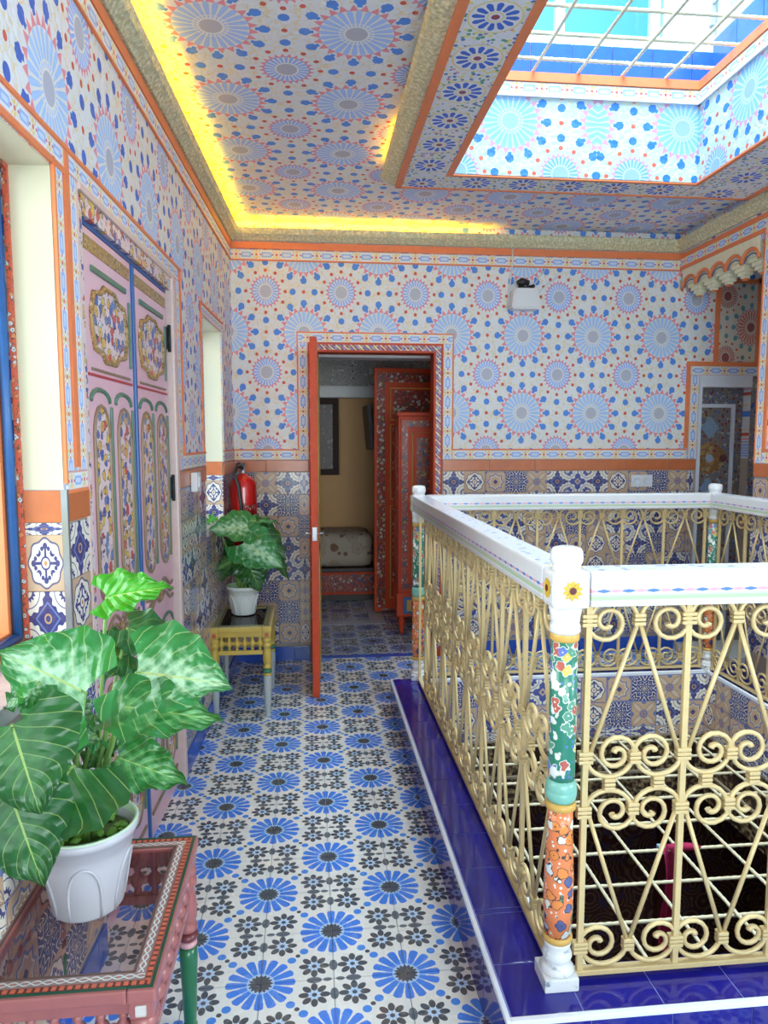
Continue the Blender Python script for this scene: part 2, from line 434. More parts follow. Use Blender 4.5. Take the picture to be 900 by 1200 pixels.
M['orange_tile'] = plain('orange_glazed_tile', (0.58, 0.17, 0.065), 0.22, 0.18, 20, spec=0.5)
M['band'] = band_mat('border_band', 0.062)
M['band_small'] = band_mat('border_band_small', 0.045)
M['ros'] = rosette_band('rosette_band')
M['floor'] = floor_mat('patterned_cement_tile')
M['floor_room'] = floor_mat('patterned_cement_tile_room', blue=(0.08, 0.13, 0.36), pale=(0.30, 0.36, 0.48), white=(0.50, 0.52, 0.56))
M['tiles'] = tile_mats()
M['grout'] = plain('grout', (0.42, 0.36, 0.32), 0.8, 0.1)
M['floor_grout'] = plain('floor_grout', (0.36, 0.38, 0.42), 0.7, 0.1)
M['kerb_grout'] = plain('pale_blue_grout', (0.22, 0.26, 0.60), 0.5)
M['blue'] = plain('cobalt_glazed_tile', (0.014, 0.012, 0.22), 0.07, 0.25, 14, spec=0.6)
M['blue_base'] = plain('blue_skirting_tile', (0.03, 0.10, 0.52), 0.12, 0.15, 14)
M['white_trim'] = plain('white_trim', (0.80, 0.82, 0.88), 0.3, 0.05)
M['steel'] = plain('steel_strip', (0.45, 0.48, 0.50), 0.25, 0.05, metal=0.7)
M['cream'] = plain('cream_plaster', (0.64, 0.585, 0.42), 0.7, 0.04, 6)
gg = G('carved_cream'); gg.ob(); _v = gg.voro(gg.vec, 55.0, 'SMOOTH_F1'); _n = gg.noise(gg.vec, 70, 2)
_c = gg.mix((_n - 0.42) * 3.5, (0.58, 0.53, 0.30), (0.86, 0.81, 0.56)); M['cornice'] = gg.finish(_c, 0.6, V(gg, _v.outputs['Distance']) + _n, 0.006)
M['gold'] = plain('cream_gold_paint', (0.64, 0.48, 0.23), 0.38, 0.10, 60, metal=0.10, coat=0.15)
M['rebar'] = plain('cream_rebar_paint', (0.82, 0.73, 0.50), 0.5, 0.10, 60)
M['ceramic'] = plain('white_painted_wood', (0.70, 0.69, 0.68), 0.25, 0.05, 25, coat=0.3)
M['green_fl'] = floral('green_painted_flowers', (0.02, 0.19, 0.12), [(0.10, 0.17, 0.50), (0.45, 0.10, 0.07), (0.75, 0.75, 0.70), (0.10, 0.30, 0.20), (0.60, 0.48, 0.10)], 36, 0.46, (0.62, 0.64, 0.56), linew=0.09, coat=0.3)
M['orange_fl'] = floral('orange_painted_flowers', (0.80, 0.22, 0.07), [(0.72, 0.76, 0.72), (0.10, 0.12, 0.28), (0.80, 0.25, 0.05), (0.75, 0.72, 0.60), (0.12, 0.25, 0.12)], 34, 0.48, (0.06, 0.04, 0.04), linew=0.07, seed=3, coat=0.3)
M['ochre'] = plain('ochre_ring', (0.62, 0.36, 0.08), 0.35, 0.1)
M['aqua'] = plain('aqua_ball', (0.20, 0.47, 0.38), 0.3, 0.08, coat=0.3)
FLC = [(0.72, 0.74, 0.76), (0.78, 0.52, 0.10), (0.10, 0.14, 0.42), (0.70, 0.10, 0.08), (0.72, 0.42, 0.12), (0.16, 0.24, 0.50), (0.74, 0.36, 0.34)]
M['pink'] = plain('pink_paint', (0.86, 0.52, 0.58), 0.38, 0.06, 18, coat=0.2)
M['pink_fl'] = floral('pink_painted_flowers', (0.80, 0.62, 0.62), FLC, 30, 0.50, leaf=(0.55, 0.35, 0.10), seed=1)
M['gold_band'] = floral('ochre_painted_band', (0.42, 0.24, 0.08), [(0.60, 0.42, 0.16), (0.30, 0.16, 0.06), (0.66, 0.54, 0.34)], 70, 0.4, seed=5)
M['groove'] = plain('green_groove', (0.10, 0.20, 0.13), 0.4, 0.1)
M['brown_line'] = plain('brown_moulding', (0.30, 0.20, 0.12), 0.4, 0.15)
M['frame_blue'] = plain('blue_paint', (0.03, 0.12, 0.34), 0.35, 0.15)
M['iron'] = plain('black_iron', (0.02, 0.02, 0.022), 0.45)
M['red'] = plain('red_paint', (0.60, 0.070, 0.022), 0.5, 0.15, 20, spec=0.3)
M['red_fl'] = floral('red_painted_flowers', (0.30, 0.035, 0.02), [(0.50, 0.50, 0.55), (0.42, 0.30, 0.10), (0.06, 0.06, 0.16), (0.45, 0.08, 0.05), (0.55, 0.45, 0.35), (0.10, 0.10, 0.08)], 30, 0.46, seed=2)
M['white_plastic'] = plain('white_plastic', (0.80, 0.80, 0.80), 0.35)
M['tan'] = plain('tan_wall', (0.50, 0.30, 0.14), 0.8, 0.08, 5)
M['white_wall'] = plain('white_wall', (0.72, 0.72, 0.72), 0.7, 0.04, 8)
M['dark_wood'] = plain('dark_wood', (0.035, 0.018, 0.014), 0.4, 0.3, 25)
gg = G('dark_carving'); gg.ob(); _v = gg.voro(gg.vec, 20.0); _n = gg.noise(gg.vec, 38, 3)
_c = gg.mix((_n - 0.45) * 5.0, (0.05, 0.025, 0.02), (0.52, 0.38, 0.20)); M['carving'] = gg.finish(_c, 0.45, V(gg, _v.outputs['Distance']) + _n, 0.012)
M['mosaic'] = floral('mosaic', (0.24, 0.20, 0.17), [(0.05, 0.08, 0.25), (0.30, 0.20, 0.12), (0.42, 0.46, 0.50), (0.20, 0.05, 0.05), (0.12, 0.16, 0.30), (0.34, 0.30, 0.10)], 38, 0.5, line=(0.34, 0.32, 0.30), seed=4)
M['glass'] = glass_mat('clear_glass')
M['pane'] = glass_mat('window_glass', (0.88, 0.96, 1.0))

def zigzag_mat():
    g = G('zigzag_painted_band'); x, y, z = g.ob(); t = (z + x) / 0.050; k = near(t).abs() * 2.0; w = near(t * 1.0 + 0.5).abs() * 2.0
    v = g.voro(g.vec, 60.0); cell = V(g, v.outputs['Color'])
    pc = g.ramp(cell, [(0.70, 0.48, 0.14), (0.72, 0.70, 0.62), (0.60, 0.10, 0.05), (0.20, 0.18, 0.42), (0.74, 0.52, 0.16)])
    c = g.mix((k - 0.5).abs() < 0.10, pc, (0.12, 0.03, 0.03)); c = g.mix(k < 0.18, c, (0.24, 0.16, 0.42)); c = g.mix(w < 0.16, c, (0.78, 0.70, 0.50))
    return g.finish(c, 0.4, None, 0)
M['frame_fl'] = zigzag_mat()
# ------------------------------------------------------------------ room shell
YF = 4.92
def struct(name, bm, mats, parent=None, **k):
    o = obj(name, bm, mats, parent, **k)
    if parent is None: o['kind'] = 'structure'
    return o
def blocks(bm, axis, us, zs, holes, a, b, zsplit=1.38):
    """a wall as blocks between the lines us / zs, leaving the holes out"""
    for u0, u1 in zip(us, us[1:]):
        for z0, z1 in zip(zs, zs[1:]):
            cu, cz = (u0 + u1) / 2, (z0 + z1) / 2
            if any(h[0] < cu < h[1] and h[2] < cz < h[3] for h in holes): continue
            mi = 1 if z1 <= zsplit + 1e-6 else 0
            if axis == 'x': box(bm, u0, u1, a, b, z0, z1, mi)
            else: box(bm, a, b, u0, u1, z0, z1, mi)
    return bm
# floor slab with the light well left open; the tiles lie on it
bm = BM()
for r in ((-1.3, 2.75, -1.75, 1.60), (-1.3, 0.50, 1.60, 3.95), (2.40, 2.75, 1.60, 3.95), (-1.3, 3.45, 3.95, 7.6)):
    box(bm, r[0], r[1], r[2], r[3], -0.20, -0.004)
floor = struct('floor', bm, M['floor_grout'])
bm = box(BM(), -1.28, 2.57, -1.72, 1.498, -0.004, 0.0); obj('tile_field', bm, M['floor'], floor)['kind'] = 'stuff'
PX, PY = 0.2045, 0.2015
X0, Y0 = 0.055, 2.11
tile_floor = mesh('floor_tile', box(BM(), -PX / 2 + .0011, PX / 2 - .0011, -PY / 2 + .0011, PY / 2 - .0011, -0.004, 0.001, 0), M['floor'])
tile_room = mesh('floor_tile_room', box(BM(), -PX / 2 + .0012, PX / 2 - .0012, -PY / 2 + .0012, PY / 2 - .0012, -0.004, 0.001, 0), M['floor_room'])
def floor_tiles(par, i0, i1, j0, j1, me, skip=lambda x, y: False):
    for i in range(i0, i1):
        for j in range(j0, j1):
            x, y = X0 + (i + .5) * PX, Y0 + (j + .5) * PY
            if not skip(x, y): link('tile', me, par, (x, y, 0))
floor_tiles(floor, -4, 2, -3, 14, tile_floor)
floor_tiles(floor, 2, 13, 10, 14, tile_floor)
obj('threshold', bx(0.055, 0.852, YF + 0.012, YF + 0.075, -0.004, 0.004), M['blue_base'], floor)
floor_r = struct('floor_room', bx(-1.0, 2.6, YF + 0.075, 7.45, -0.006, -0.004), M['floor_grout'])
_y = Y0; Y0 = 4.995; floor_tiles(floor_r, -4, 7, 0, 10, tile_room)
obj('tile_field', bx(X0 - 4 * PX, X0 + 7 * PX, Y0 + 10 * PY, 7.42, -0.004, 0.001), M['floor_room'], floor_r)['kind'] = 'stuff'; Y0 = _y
# tile border laid like a carpet frame in the room
rb = guilloche('tile_border', 0.14, (0.42, 0.45, 0.50), (0.10, 0.13, 0.25), 'x')
for x0, x1, y0, y1 in ((0.0, 0.62, 5.86, 5.98), (0.50, 0.62, 5.98, 7.0)):
    obj('border_strip', bx(x0, x1, y0, y1, 0.001, 0.003), rb, floor_r)

# ---- far wall with the red doorway and, right, the mosaic doorway
DX0, DX1, DZ = 0.0, 0.905, 2.155
us = [-0.75, DX0, DX1, 2.74, 3.13, 3.45]; zs = [0, 1.38, 1.965, DZ, 2.92]
wall_back = struct('wall_back', blocks(BM(), 'x', us, zs, [(DX0, DX1, 0, DZ), (2.74, 3.13, 0, 1.965)], YF, YF + 0.15), [M['wall_far'], M['grout']])

# ---- left wall, a little askew, in its own frame: y runs along it, x comes out into the gallery
TH = math.atan(0.041)
us = [-1.75, 0.75, 1.92, 2.09, 3.20, 3.87, 4.46, 4.924]; zs = [0, 0.98, 1.03, 1.38, 2.15, 2.18, 2.20, 2.92]
wall_left = struct('wall_left', blocks(BM(), 'y', us, zs, [(0.75, 1.92, 0.98, 2.18), (2.09, 3.20, 0, 2.20), (3.87, 4.46, 1.03, 2.15)], -0.22, 0.0), [M['wall_left'], M['grout']],
                   loc=(-0.699, 0, 0), rot=(0, 0, -TH))
WLM = Matrix.Translation((-0.699, 0, 0)) @ Matrix.Rotation(-TH, 4, 'Z')
def on_left(x, s, z=0.0): return WLM @ Vector((x, s, z))

# ---- right wall with an opening to the alcove, and the wall behind the camera
XR = 2.57
wall_right = struct('wall_right', blocks(BM(), 'y', [-1.75, -1.4, 1.0, 3.97, YF], [0, 0.7, 1.38, 2.5, 2.64, 2.92], [(3.97, YF, 0, 2.64), (-1.4, 1.0, 0.7, 2.5)], XR, XR + 0.15), [M['wall_left'], M['grout']])
struct('wall_alcove', bx(3.30, 3.45, 3.60, YF, 0, 2.92), M['white_wall'])
struct('wall_alcove_side', bx(XR + 0.15, 3.30, 3.60, 3.72, 0, 2.92), M['white_wall'])
bm = blocks(BM(), 'x', [-0.9, -0.45, 2.25, XR + 0.15], [0, 0.55, 2.5, 2.92], [(-0.45, 2.25, 0.55, 2.5)], -1.90, -1.75, 0.5)
wall_front = struct('wall_front', bm, [M['cream'], M['grout']])
wf = struct('added_window_behind', box(box(bx(-0.45, 2.25, -1.84, -1.80, 0.55, 0.60), -0.45, 2.25, -1.84, -1.80, 2.45, 2.5), 0.87, 0.93, -1.84, -1.80, 0.6, 2.45), M['white_trim'])  # glazed opening added behind the camera, unseen, to let fill light in
obj('pane', bx(-0.45, 0.87, -1.825, -1.82, 0.6, 2.45), M['pane'], wf); obj('pane', bx(0.93, 2.25, -1.825, -1.82, 0.6, 2.45), M['pane'], wf)

w6 = struct('added_window_right', box(box(box(box(bx(XR + .05, XR + .10, -1.4, 1.0, .70, .76), XR + .05, XR + .10, -1.4, 1.0, 2.44, 2.5), XR + .05, XR + .10, -1.4, -1.34, .76, 2.44), XR + .05, XR + .10, .94, 1.0, .76, 2.44), XR + .05, XR + .10, -.23, -.17, .76, 2.44), M['white_trim'])  # glazed opening added out of view, lets fill light reach the left wall
obj('pane', bx(XR + .07, XR + .075, -1.35, -.2, .75, 2.45), M['pane'], w6); obj('pane', bx(XR + .07, XR + .075, -.2, .95, .75, 2.45), M['pane'], w6)
# ---- wall tiles (15 cm), orange course, skirting
TILE = [mesh('wall_tile', box(BM(), -0.0725, 0.0725, -0.006, 0, -0.0725, 0.0725, 0, 0.0012), m) for m in M['tiles']]
A_, B_, C_, D_, E_, F_ = range(6)
SEQ = [C_, A_, B_, E_, D_, C_, F_]
SEQ2 = [A_, E_, D_, C_, B_, A_, A_, C_, E_, B_, D_]
rt = random.Random(11)
def design(i, j):
    if j % 2 == 0: return SEQ[(i + j * 2) % 7]
    return SEQ2[(i * 1 + j * 3) % 11]
def tiles(parent, u0, u1, ztop, rows, place, rot, i0=0, zmin=0.0, skip=None, pitch=0.147):
    n = int(math.ceil((u1 - u0) / pitch - 0.04))
    for i in range(n):
        a = u0 + i * pitch; b = min(a + pitch, u1); w = (b - a) / pitch
        if w < 0.12: continue
        for j in range(rows):
            z1 = ztop - j * pitch; z0 = max(z1 - pitch, zmin); h = (z1 - z0) / pitch
            if h < 0.15: continue
            c = (a + b) / 2
            if skip and skip(c, (z0 + z1) / 2): continue
            link('tile', TILE[design(i + i0, j)], parent, place(c, (z0 + z1) / 2), (0, 0, rot), (w, 1, h))
ORT = {}
def orange_course(parent, u0, u1, place, rot, z0=1.30, z1=1.377, step=0.325, start=0.0):
    u = u0 - start
    while u < u1 - 0.01:
        a, b = max(u, u0), min(u + step, u1)
        w = round(b - a - 0.003, 4)
        if w > 0.01:
            k = (w, z1 - z0)
            if k not in ORT: ORT[k] = mesh('orange_tile', box(BM(), -w / 2, w / 2, -0.007, 0, -(z1 - z0) / 2 + .001, (z1 - z0) / 2 - .001, 0, 0.0015), M['orange_tile'])
            link('orange_tile', ORT[k], parent, place((a + b) / 2, (z0 + z1) / 2), (0, 0, rot))
        u += step
ZT = 1.297
pf = lambda u, z: (u, YF, z)
tiles(wall_back, -0.512, -0.0, ZT, 8, pf, 0, 3, 0.10)
tiles(wall_back, 0.975 - .06, 2.72, ZT, 8, pf, 0, 0, 0.10)
tiles(wall_back, 3.15, 3.30, ZT, 8, pf, 0, 1, 0.10)
orange_course(wall_back, -0.512, -0.003, pf, 0, start=0.1)
orange_course(wall_back, 0.91, 2.735, pf, 0)
pl = lambda u, z: (0, u, z)
tiles(wall_left, 0.60, 2.075, ZT, 9, pl, PI / 2, 5, 0.10, skip=lambda u, z: z > 0.90 and u < 1.92)
tiles(wall_left, 3.235, 4.924, ZT, 9, pl, PI / 2, 2, 0.10, skip=lambda u, z: 3.87 < u < 4.46 and z > 1.03)
orange_course(wall_left, 1.925, 2.085, pl, PI / 2)
orange_course(wall_left, 3.235, 3.865, pl, PI / 2)
orange_course(wall_left, 4.463, 4.924, pl, PI / 2)
pr = lambda u, z: (XR, u, z)
tiles(wall_right, 1.62, 3.97, ZT, 7, pr, -PI / 2, 1, 0.28)
orange_course(wall_right, 1.6, 3.97, pr, -PI / 2, start=0.02)
SK = {}
def skirting(parent, u0, u1, place, rot, h=0.10):
    u = u0
    while u < u1 - 0.02:
        b = min(u + 0.2, u1); w = round(b - u - 0.002, 3)
        if w not in SK: SK[w] = mesh('skirting_tile', box(BM(), -w / 2, w / 2, -0.010, 0, 0.001, h - .002, 0, 0.0015), M['blue_base'])
        link('skirting_tile', SK[w], parent, place((u + b) / 2, 0), (0, 0, rot)); u = b
skirting(wall_back, -0.512, -0.005, pf, 0); skirting(wall_back, 0.912, 2.735, pf, 0)
skirting(wall_left, 0.6, 2.08, pl, PI / 2); skirting(wall_left, 3.215, 4.924, pl, PI / 2)

# ---- painted borders: band strips (local x along) and orange strips, all proud of the plaster
def band(parent, p, length, rot, w=0.062, mat=None, t=0.006, name='border_band'):
    """p = middle of the strip on the wall face; rot = euler turning local x to the run and -y to the room"""
    k = ('b', round(length, 3), w, t, (mat or M['band']).name)
    if k not in ORT: ORT[k] = mesh('border_band', box(BM(), -length / 2, length / 2, -t, 0, -w / 2, w / 2), mat or M['band'])
    return link(name, ORT[k], parent, p, rot)
def ostrip(parent, p, length, rot, w=0.012, t=0.009): return band(parent, p, length, rot, w, M['orange'], t, 'orange_strip')
R0 = (0, 0, 0); RV = (0, PI / 2, 0)                       # far wall: horizontal / vertical
RL = (0, 0, PI / 2); RLV = (PI / 2, 0, PI / 2); RLV = (0, PI / 2, PI / 2)
RR = (0, 0, -PI / 2); RRV = (0, PI / 2, -PI / 2)
def Fh(x0, x1, z, w=0.062, m=None): band(wall_back, ((x0 + x1) / 2, YF, z), x1 - x0, R0, w, m)
def Fv(z0, z1, x, w=0.062, m=None): band(wall_back, (x, YF, (z0 + z1) / 2), z1 - z0, RV, w, m)
def Oh(x0, x1, z, w=0.012): ostrip(wall_back, ((x0 + x1) / 2, YF, z), x1 - x0, R0, w)
def Ov(z0, z1, x, w=0.012): ostrip(wall_back, (x, YF, (z0 + z1) / 2), z1 - z0, RV, w)
Fh(-0.49, -0.068, 1.412); Fh(0.975, 2.66, 1.412)
Fv(1.38, 2.155, -0.036); Fv(1.38, 2.155, 0.942); Fh(-0.068, 0.975, 2.187); Oh(-0.075, 0.982, 2.221, 0.008); Ov(1.446, 2.216, -0.071, 0.008); Ov(1.446, 2.216, 0.978, 0.008)
Oh(-0.49, -0.068, 1.447, 0.009); Oh(0.975, 2.66, 1.447, 0.009)
Fh(-0.49, XR, 2.712); Oh(-0.49, XR, 2.677, 0.008); Oh(-0.49, XR, 2.770, 0.045)
# round the mosaic door
Fv(1.38, 1.965, 2.705); Fh(2.672, 3.30, 1.998); Oh(2.642, 3.30, 2.045, 0.03); Ov(1.453, 2.029, 2.655, 0.026); Ov(2.06, 2.64, 2.852, 0.032)
obj('alcove_panel', bx(2.869, 3.14, YF - 0.008, YF, 2.065, 2.60), M['alcove'], wall_back)
Ov(2.06, 2.64, 3.155, 0.028); Oh(2.84, 3.17, 2.615, 0.03)
def Lh(s0, s1, z, w=0.062, m=None): band(wall_left, (0, (s0 + s1) / 2, z), s1 - s0, RL, w, m)
def Lv(z0, z1, s, w=0.062, m=None): band(wall_left, (0, s, (z0 + z1) / 2), z1 - z0, RLV, w, m)
def LOh(s0, s1, z, w=0.012): ostrip(wall_left, (0, (s0 + s1) / 2, z), s1 - s0, RL, w)
def LOv(z0, z1, s, w=0.012): ostrip(wall_left, (0, s, (z0 + z1) / 2), z1 - z0, RLV, w)
Lh(0.4, 4.92, 2.712); LOh(0.4, 4.92, 2.677, 0.008); LOh(0.4, 4.92, 2.770, 0.045)
Lh(0.6, 3.30, 2.222, 0.05, M['band_small']); LOh(0.6, 3.37, 2.253, 0.012); LOh(0.6, 1.99, 2.188, 0.014)
Lv(1.432, 2.195, 1.955, 0.05, M['band_small']); LOv(1.40, 2.2, 1.922, 0.009); LOv(1.44, 2.245, 2.005, 0.030); Lv(1.432, 2.195, 2.05, 0.045, M['band_small'])
Lh(1.93, 2.075, 1.405, 0.05, M['band_small']); LOh(1.925, 2.075, 1.378, 0.008)
Lv(1.38, 2.195, 3.285, 0.075, M['band']); LOv(1.447, 2.255, 3.345, 0.012); Lh(3.324, 3.865, 1.412); LOh(3.345, 3.87, 1.447, 0.009)
Lv(1.447, 2.150, 3.845, 0.035, M['band_small']); Lh(3.83, 4.50, 2.175, 0.045, M['band_small']); LOh(3.82, 4.51, 2.205, 0.01); LOv(1.447, 2.2, 3.822, 0.009)
Lv(1.447, 2.150, 4.482, 0.035, M['band_small']); Lh(4.47, 4.92, 1.412); LOh(4.5, 4.92, 1.447, 0.009)
def Rh(s0, s1, z, w=0.062, m=None): band(wall_right, (XR, (s0 + s1) / 2, z), s1 - s0, RR, w, m)
def ROh(s0, s1, z, w=0.012): ostrip(wall_right, (XR, (s0 + s1) / 2, z), s1 - s0, RR, w)
Rh(0.5, 4.92, 2.727, 0.05); ROh(0.5, 4.92, 2.768, 0.03); ROh(3.97, 4.92, 2.688, 0.024)
band(wall_right, (XR, 3.935, 2.02), 1.28, RRV, 0.06); ostrip(wall_right, (XR, 3.885, 2.06), 1.2, RRV, 0.026); ostrip(wall_right, (XR, 3.966, 2.02), 1.3, RRV, 0.01)
Rh(1.6, 3.90, 1.412); ROh(1.6, 3.90, 1.452, 0.02)

# ---- cove cornice
CP = [(0.0, 2.797), (0.018, 2.797), (0.030, 2.812), (0.052, 2.832), (0.062, 2.868), (0.055, 2.872), (0.042, 2.842), (0.0, 2.815)]
struct('trim_1', prism(BM(), [(x, z) for x, z in CP], 'y', 0, 0) if False else prism(BM(), CP, 'y', 0.3, 4.924), M['cornice'], wall_left)
bm = BM(); prism(bm, [(YF - x, z) for x, z in CP], 'x', -0.50, XR); struct('trim_2', bm, M['cornice'])
bm = BM(); prism(bm, [(XR - x, z) for x, z in CP], 'y', 0.3, YF); struct('trim_3', bm, M['cornice'])

# ---- ceiling, dropped frame round the skylight, shaft
SX0, SX1, SY0, SY1 = 0.735, 2.02, 1.55, 3.74
bm = BM()
for r in ((-0.95, SX0 - .03, -1.9, YF + .15), (SX1 + .03, 3.45, -1.9, YF + .15), (SX0 - .03, SX1 + .03, -1.9, SY0 - .03), (SX0 - .03, SX1 + .03, SY1 + .03, YF + .15)):
    box(bm, r[0], r[1], r[2], r[3], 2.92, 3.0)
ceiling = struct('ceiling', bm, M['ceiling'])
OX0, OX1, OY0, OY1 = 0.465, 2.44, 1.30, 3.95
bm = BM()
g_ = .008
for r in ((OX0, SX0 - g_, OY0, OY1), (SX1 + g_, OX1, OY0, OY1), (SX0 - g_, SX1 + g_, OY0, SY0 - g_), (SX0 - g_, SX1 + g_, SY1 + g_, OY1)):
    box(bm, r[0], r[1], r[2], r[3], 2.846, 2.925)
frame = struct('trim_4', bm, M['white_wall'])
def flat(parent, x0, x1, y0, y1, z, mat, along, t=0.006, name='border_band'):
    L, w = (x1 - x0, y1 - y0) if along == 'x' else (y1 - y0, x1 - x0)
    me = mesh(name, box(BM(), -L / 2, L / 2, -w / 2, w / 2, -t, 0), mat)
    return link(name, me, parent, ((x0 + x1) / 2, (y0 + y1) / 2, z), (0, 0, 0 if along == 'x' else PI / 2))
e = 0.034
ZB = 2.846
flat(frame, OX0 + e, SX0 - e, 1.33, OY1 - .01, ZB, M['ros'], 'y'); flat(frame, SX1 + e, OX1 - e, 1.33, OY1 - .01, ZB, M['ros'], 'y')
flat(frame, SX0 - e, SX1 + e, SY1 + .022, OY1 - .012, ZB, M['ros'], 'x')
for q in ((OX0, OX0 + e, OY0, OY1, 'y'), (SX0 - e, SX0, SY0, SY1 + .022, 'y'), (SX1, SX1 + .022, SY0, SY1 + .022, 'y'), (OX1 - e, OX1, OY0, OY1, 'y'), (SX0, SX1, SY1, SY1 + .022, 'x'), (OX0, OX1, OY1 - .012, OY1 + .006, 'x')):
    flat(frame, *q[:4], ZB - .001, M['orange'], q[4], 0.009, 'orange_strip')
bm = BM(); prism(bm, [(OX0 - x * 1.25, 2.846 + (z - 2.797) * 0.55) for x, z in CP], 'y', OY0, OY1 - .002); obj('cove', bm, M['cornice'], frame)
ZS = 3.34
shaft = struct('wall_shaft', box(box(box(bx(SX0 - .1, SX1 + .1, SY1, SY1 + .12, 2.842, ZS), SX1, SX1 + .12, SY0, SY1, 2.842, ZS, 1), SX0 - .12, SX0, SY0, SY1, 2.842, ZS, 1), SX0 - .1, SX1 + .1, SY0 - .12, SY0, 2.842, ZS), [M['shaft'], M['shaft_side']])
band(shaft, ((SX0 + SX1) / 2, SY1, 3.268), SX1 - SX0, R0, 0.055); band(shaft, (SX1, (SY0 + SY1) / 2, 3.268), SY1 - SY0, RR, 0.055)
obj('white_lip', bx(SX0, SX1, SY1 - .014, SY1, 3.226, 3.238), M['white_trim'], shaft); obj('white_lip', bx(SX1 - .014, SX1, SY0, SY1, 3.226, 3.238), M['white_trim'], shaft)
obj('orange_ledge', box(box(box(bx(SX0, SX1 + .06, SY1 - .012, SY1 + .06, 3.300, ZS + .004), SX1 - .012, SX1 + .06, SY0 + .013, SY1 - .0125, 3.300, ZS + .004), SX0 - .06, SX0 + .012, SY0 + .013, SY1 - .0125, 3.300, ZS + .004), SX0, SX1, SY0 - .06, SY0 + .012, 3.300, ZS + .004), M['orange'], shaft)

# ---- storey above: blue tiled parapet and glazed walls round the open well
upper = struct('wall_upper', box(box(box(bx(-0.2, 3.0, 3.80, 3.9, ZS, 3.52), 2.12, 2.22, 0.9, 3.8, ZS, 3.60), 0.45, 0.6, 0.9, 3.8, ZS, 3.6), -0.2, 3.0, 1.2, 1.3, ZS, 3.6), M['grout'])
bt = mesh('parapet_tile', box(BM(), -0.106, 0.106, -0.008, 0, 0, 0.172, 0, 0.002), plain('bright_blue_tile', (0.03, 0.12, 0.72), 0.15, 0.2, 12))
for k in range(-4, 7): link('tile', bt, upper, (1.245 + k * 0.2155, 3.80, ZS + .006))
for k in range(10): link('tile', bt, upper, (2.12, 3.69 - k * 0.2155, ZS + .006), (0, 0, -PI / 2), (1, 1, 1.35))
ALU = plain('pale_aluminium', (0.62, 0.82, 0.86), 0.4, 0.03); WOOD_W = plain('white_door_paint', (0.80, 0.84, 0.86), 0.4)
UPP = plain('pale_blue_wall', (0.18, 0.52, 0.72), 0.6)
def upper_window(name, x0, x1, y, z0, z1, bars):
    bm = box(box(bx(x0, x1, y, y + .06, z0, z0 + .07), x0, x1, y, y + .06, z1 - .07, z1), x0, x0 + .05, y, y + .06, z0 + .07, z1 - .07); box(bm, x1 - .05, x1, y, y + .06, z0 + .07, z1 - .07)
    for b in bars: box(bm, b - .022, b + .022, y, y + .05, z0 + .07, z1 - .07)
    w = struct(name, bm, ALU)
    bs = [x0] + list(bars) + [x1]
    for a, b in zip(bs, bs[1:]): obj('pane', bx(a + .02, b - .02, y + .025, y + .031, z0 + .06, z1 - .06), M['pane'], w)
    return w
upper_window('window_4', 0.9, 1.90, 3.82, 3.52, 5.4, (1.30, 1.81))
d = struct('door_3', bx(1.99, 2.19, 3.83, 3.87, 3.52, 5.4), WOOD_W)
obj('door_handle', box(bx(2.10, 2.125, 3.80, 3.83, 3.66, 3.84), 2.105, 2.12, 3.77, 3.80, 3.76, 3.775), M['steel'], d)
struct('trim_5', box(bx(1.90, 1.99, 3.82, 3.88, 3.52, 5.4), 2.19, 2.30, 3.82, 3.88, 3.52, 5.4), ALU)
wu = struct('window_5', box(box(box(bx(2.13, 2.19, 0.95, 3.8, 3.60, 3.67), 2.13, 2.19, 0.95, 3.8, 5.3, 5.4), 2.13, 2.19, 2.9, 2.95, 3.67, 5.3), 2.13, 2.19, 3.74, 3.8, 3.67, 5.3), ALU)
obj('pane', bx(2.155, 2.161, 2.95, 3.74, 3.67, 5.3), M['pane'], wu); obj('pane', bx(2.155, 2.161, 0.95, 2.9, 3.67, 5.3), M['pane'], wu)
struct('wall_upper_back', box(bx(-0.2, 3.6, 4.9, 5.0, 3.0, 5.5), 3.5, 3.6, 0.9, 4.9, 3.0, 5.5), UPP)
struct('wall_upper_left', bx(0.35, 0.45, 0.9, 3.9, 3.6, 5.4), WOOD_W)

# ---- doorway frame of the red door (a setting piece) and jamb
RFT = M['red_fl']
d1 = struct('door_1', box(box(bx(DX0, DX0 + .062, YF - .022, YF + .12, 0, DZ - .062), DX1 - .062, DX1, YF - .022, YF + .12, 0, DZ - .062), DX0, DX1, YF - .022, YF + .12, DZ - .062, DZ), M['red'])
for x0, x1, z0, z1 in ((DX0 + .014, DX0 + .048, .05, DZ - .016), (DX1 - .048, DX1 - .014, .05, DZ - .016), (DX0 + .0485, DX1 - .0485, DZ - .048, DZ - .014)):
    obj('painted_band', bx(x0, x1, YF - .026, YF - .02, z0, z1), M['frame_fl'] if 'frame_fl' in M else RFT, d1)
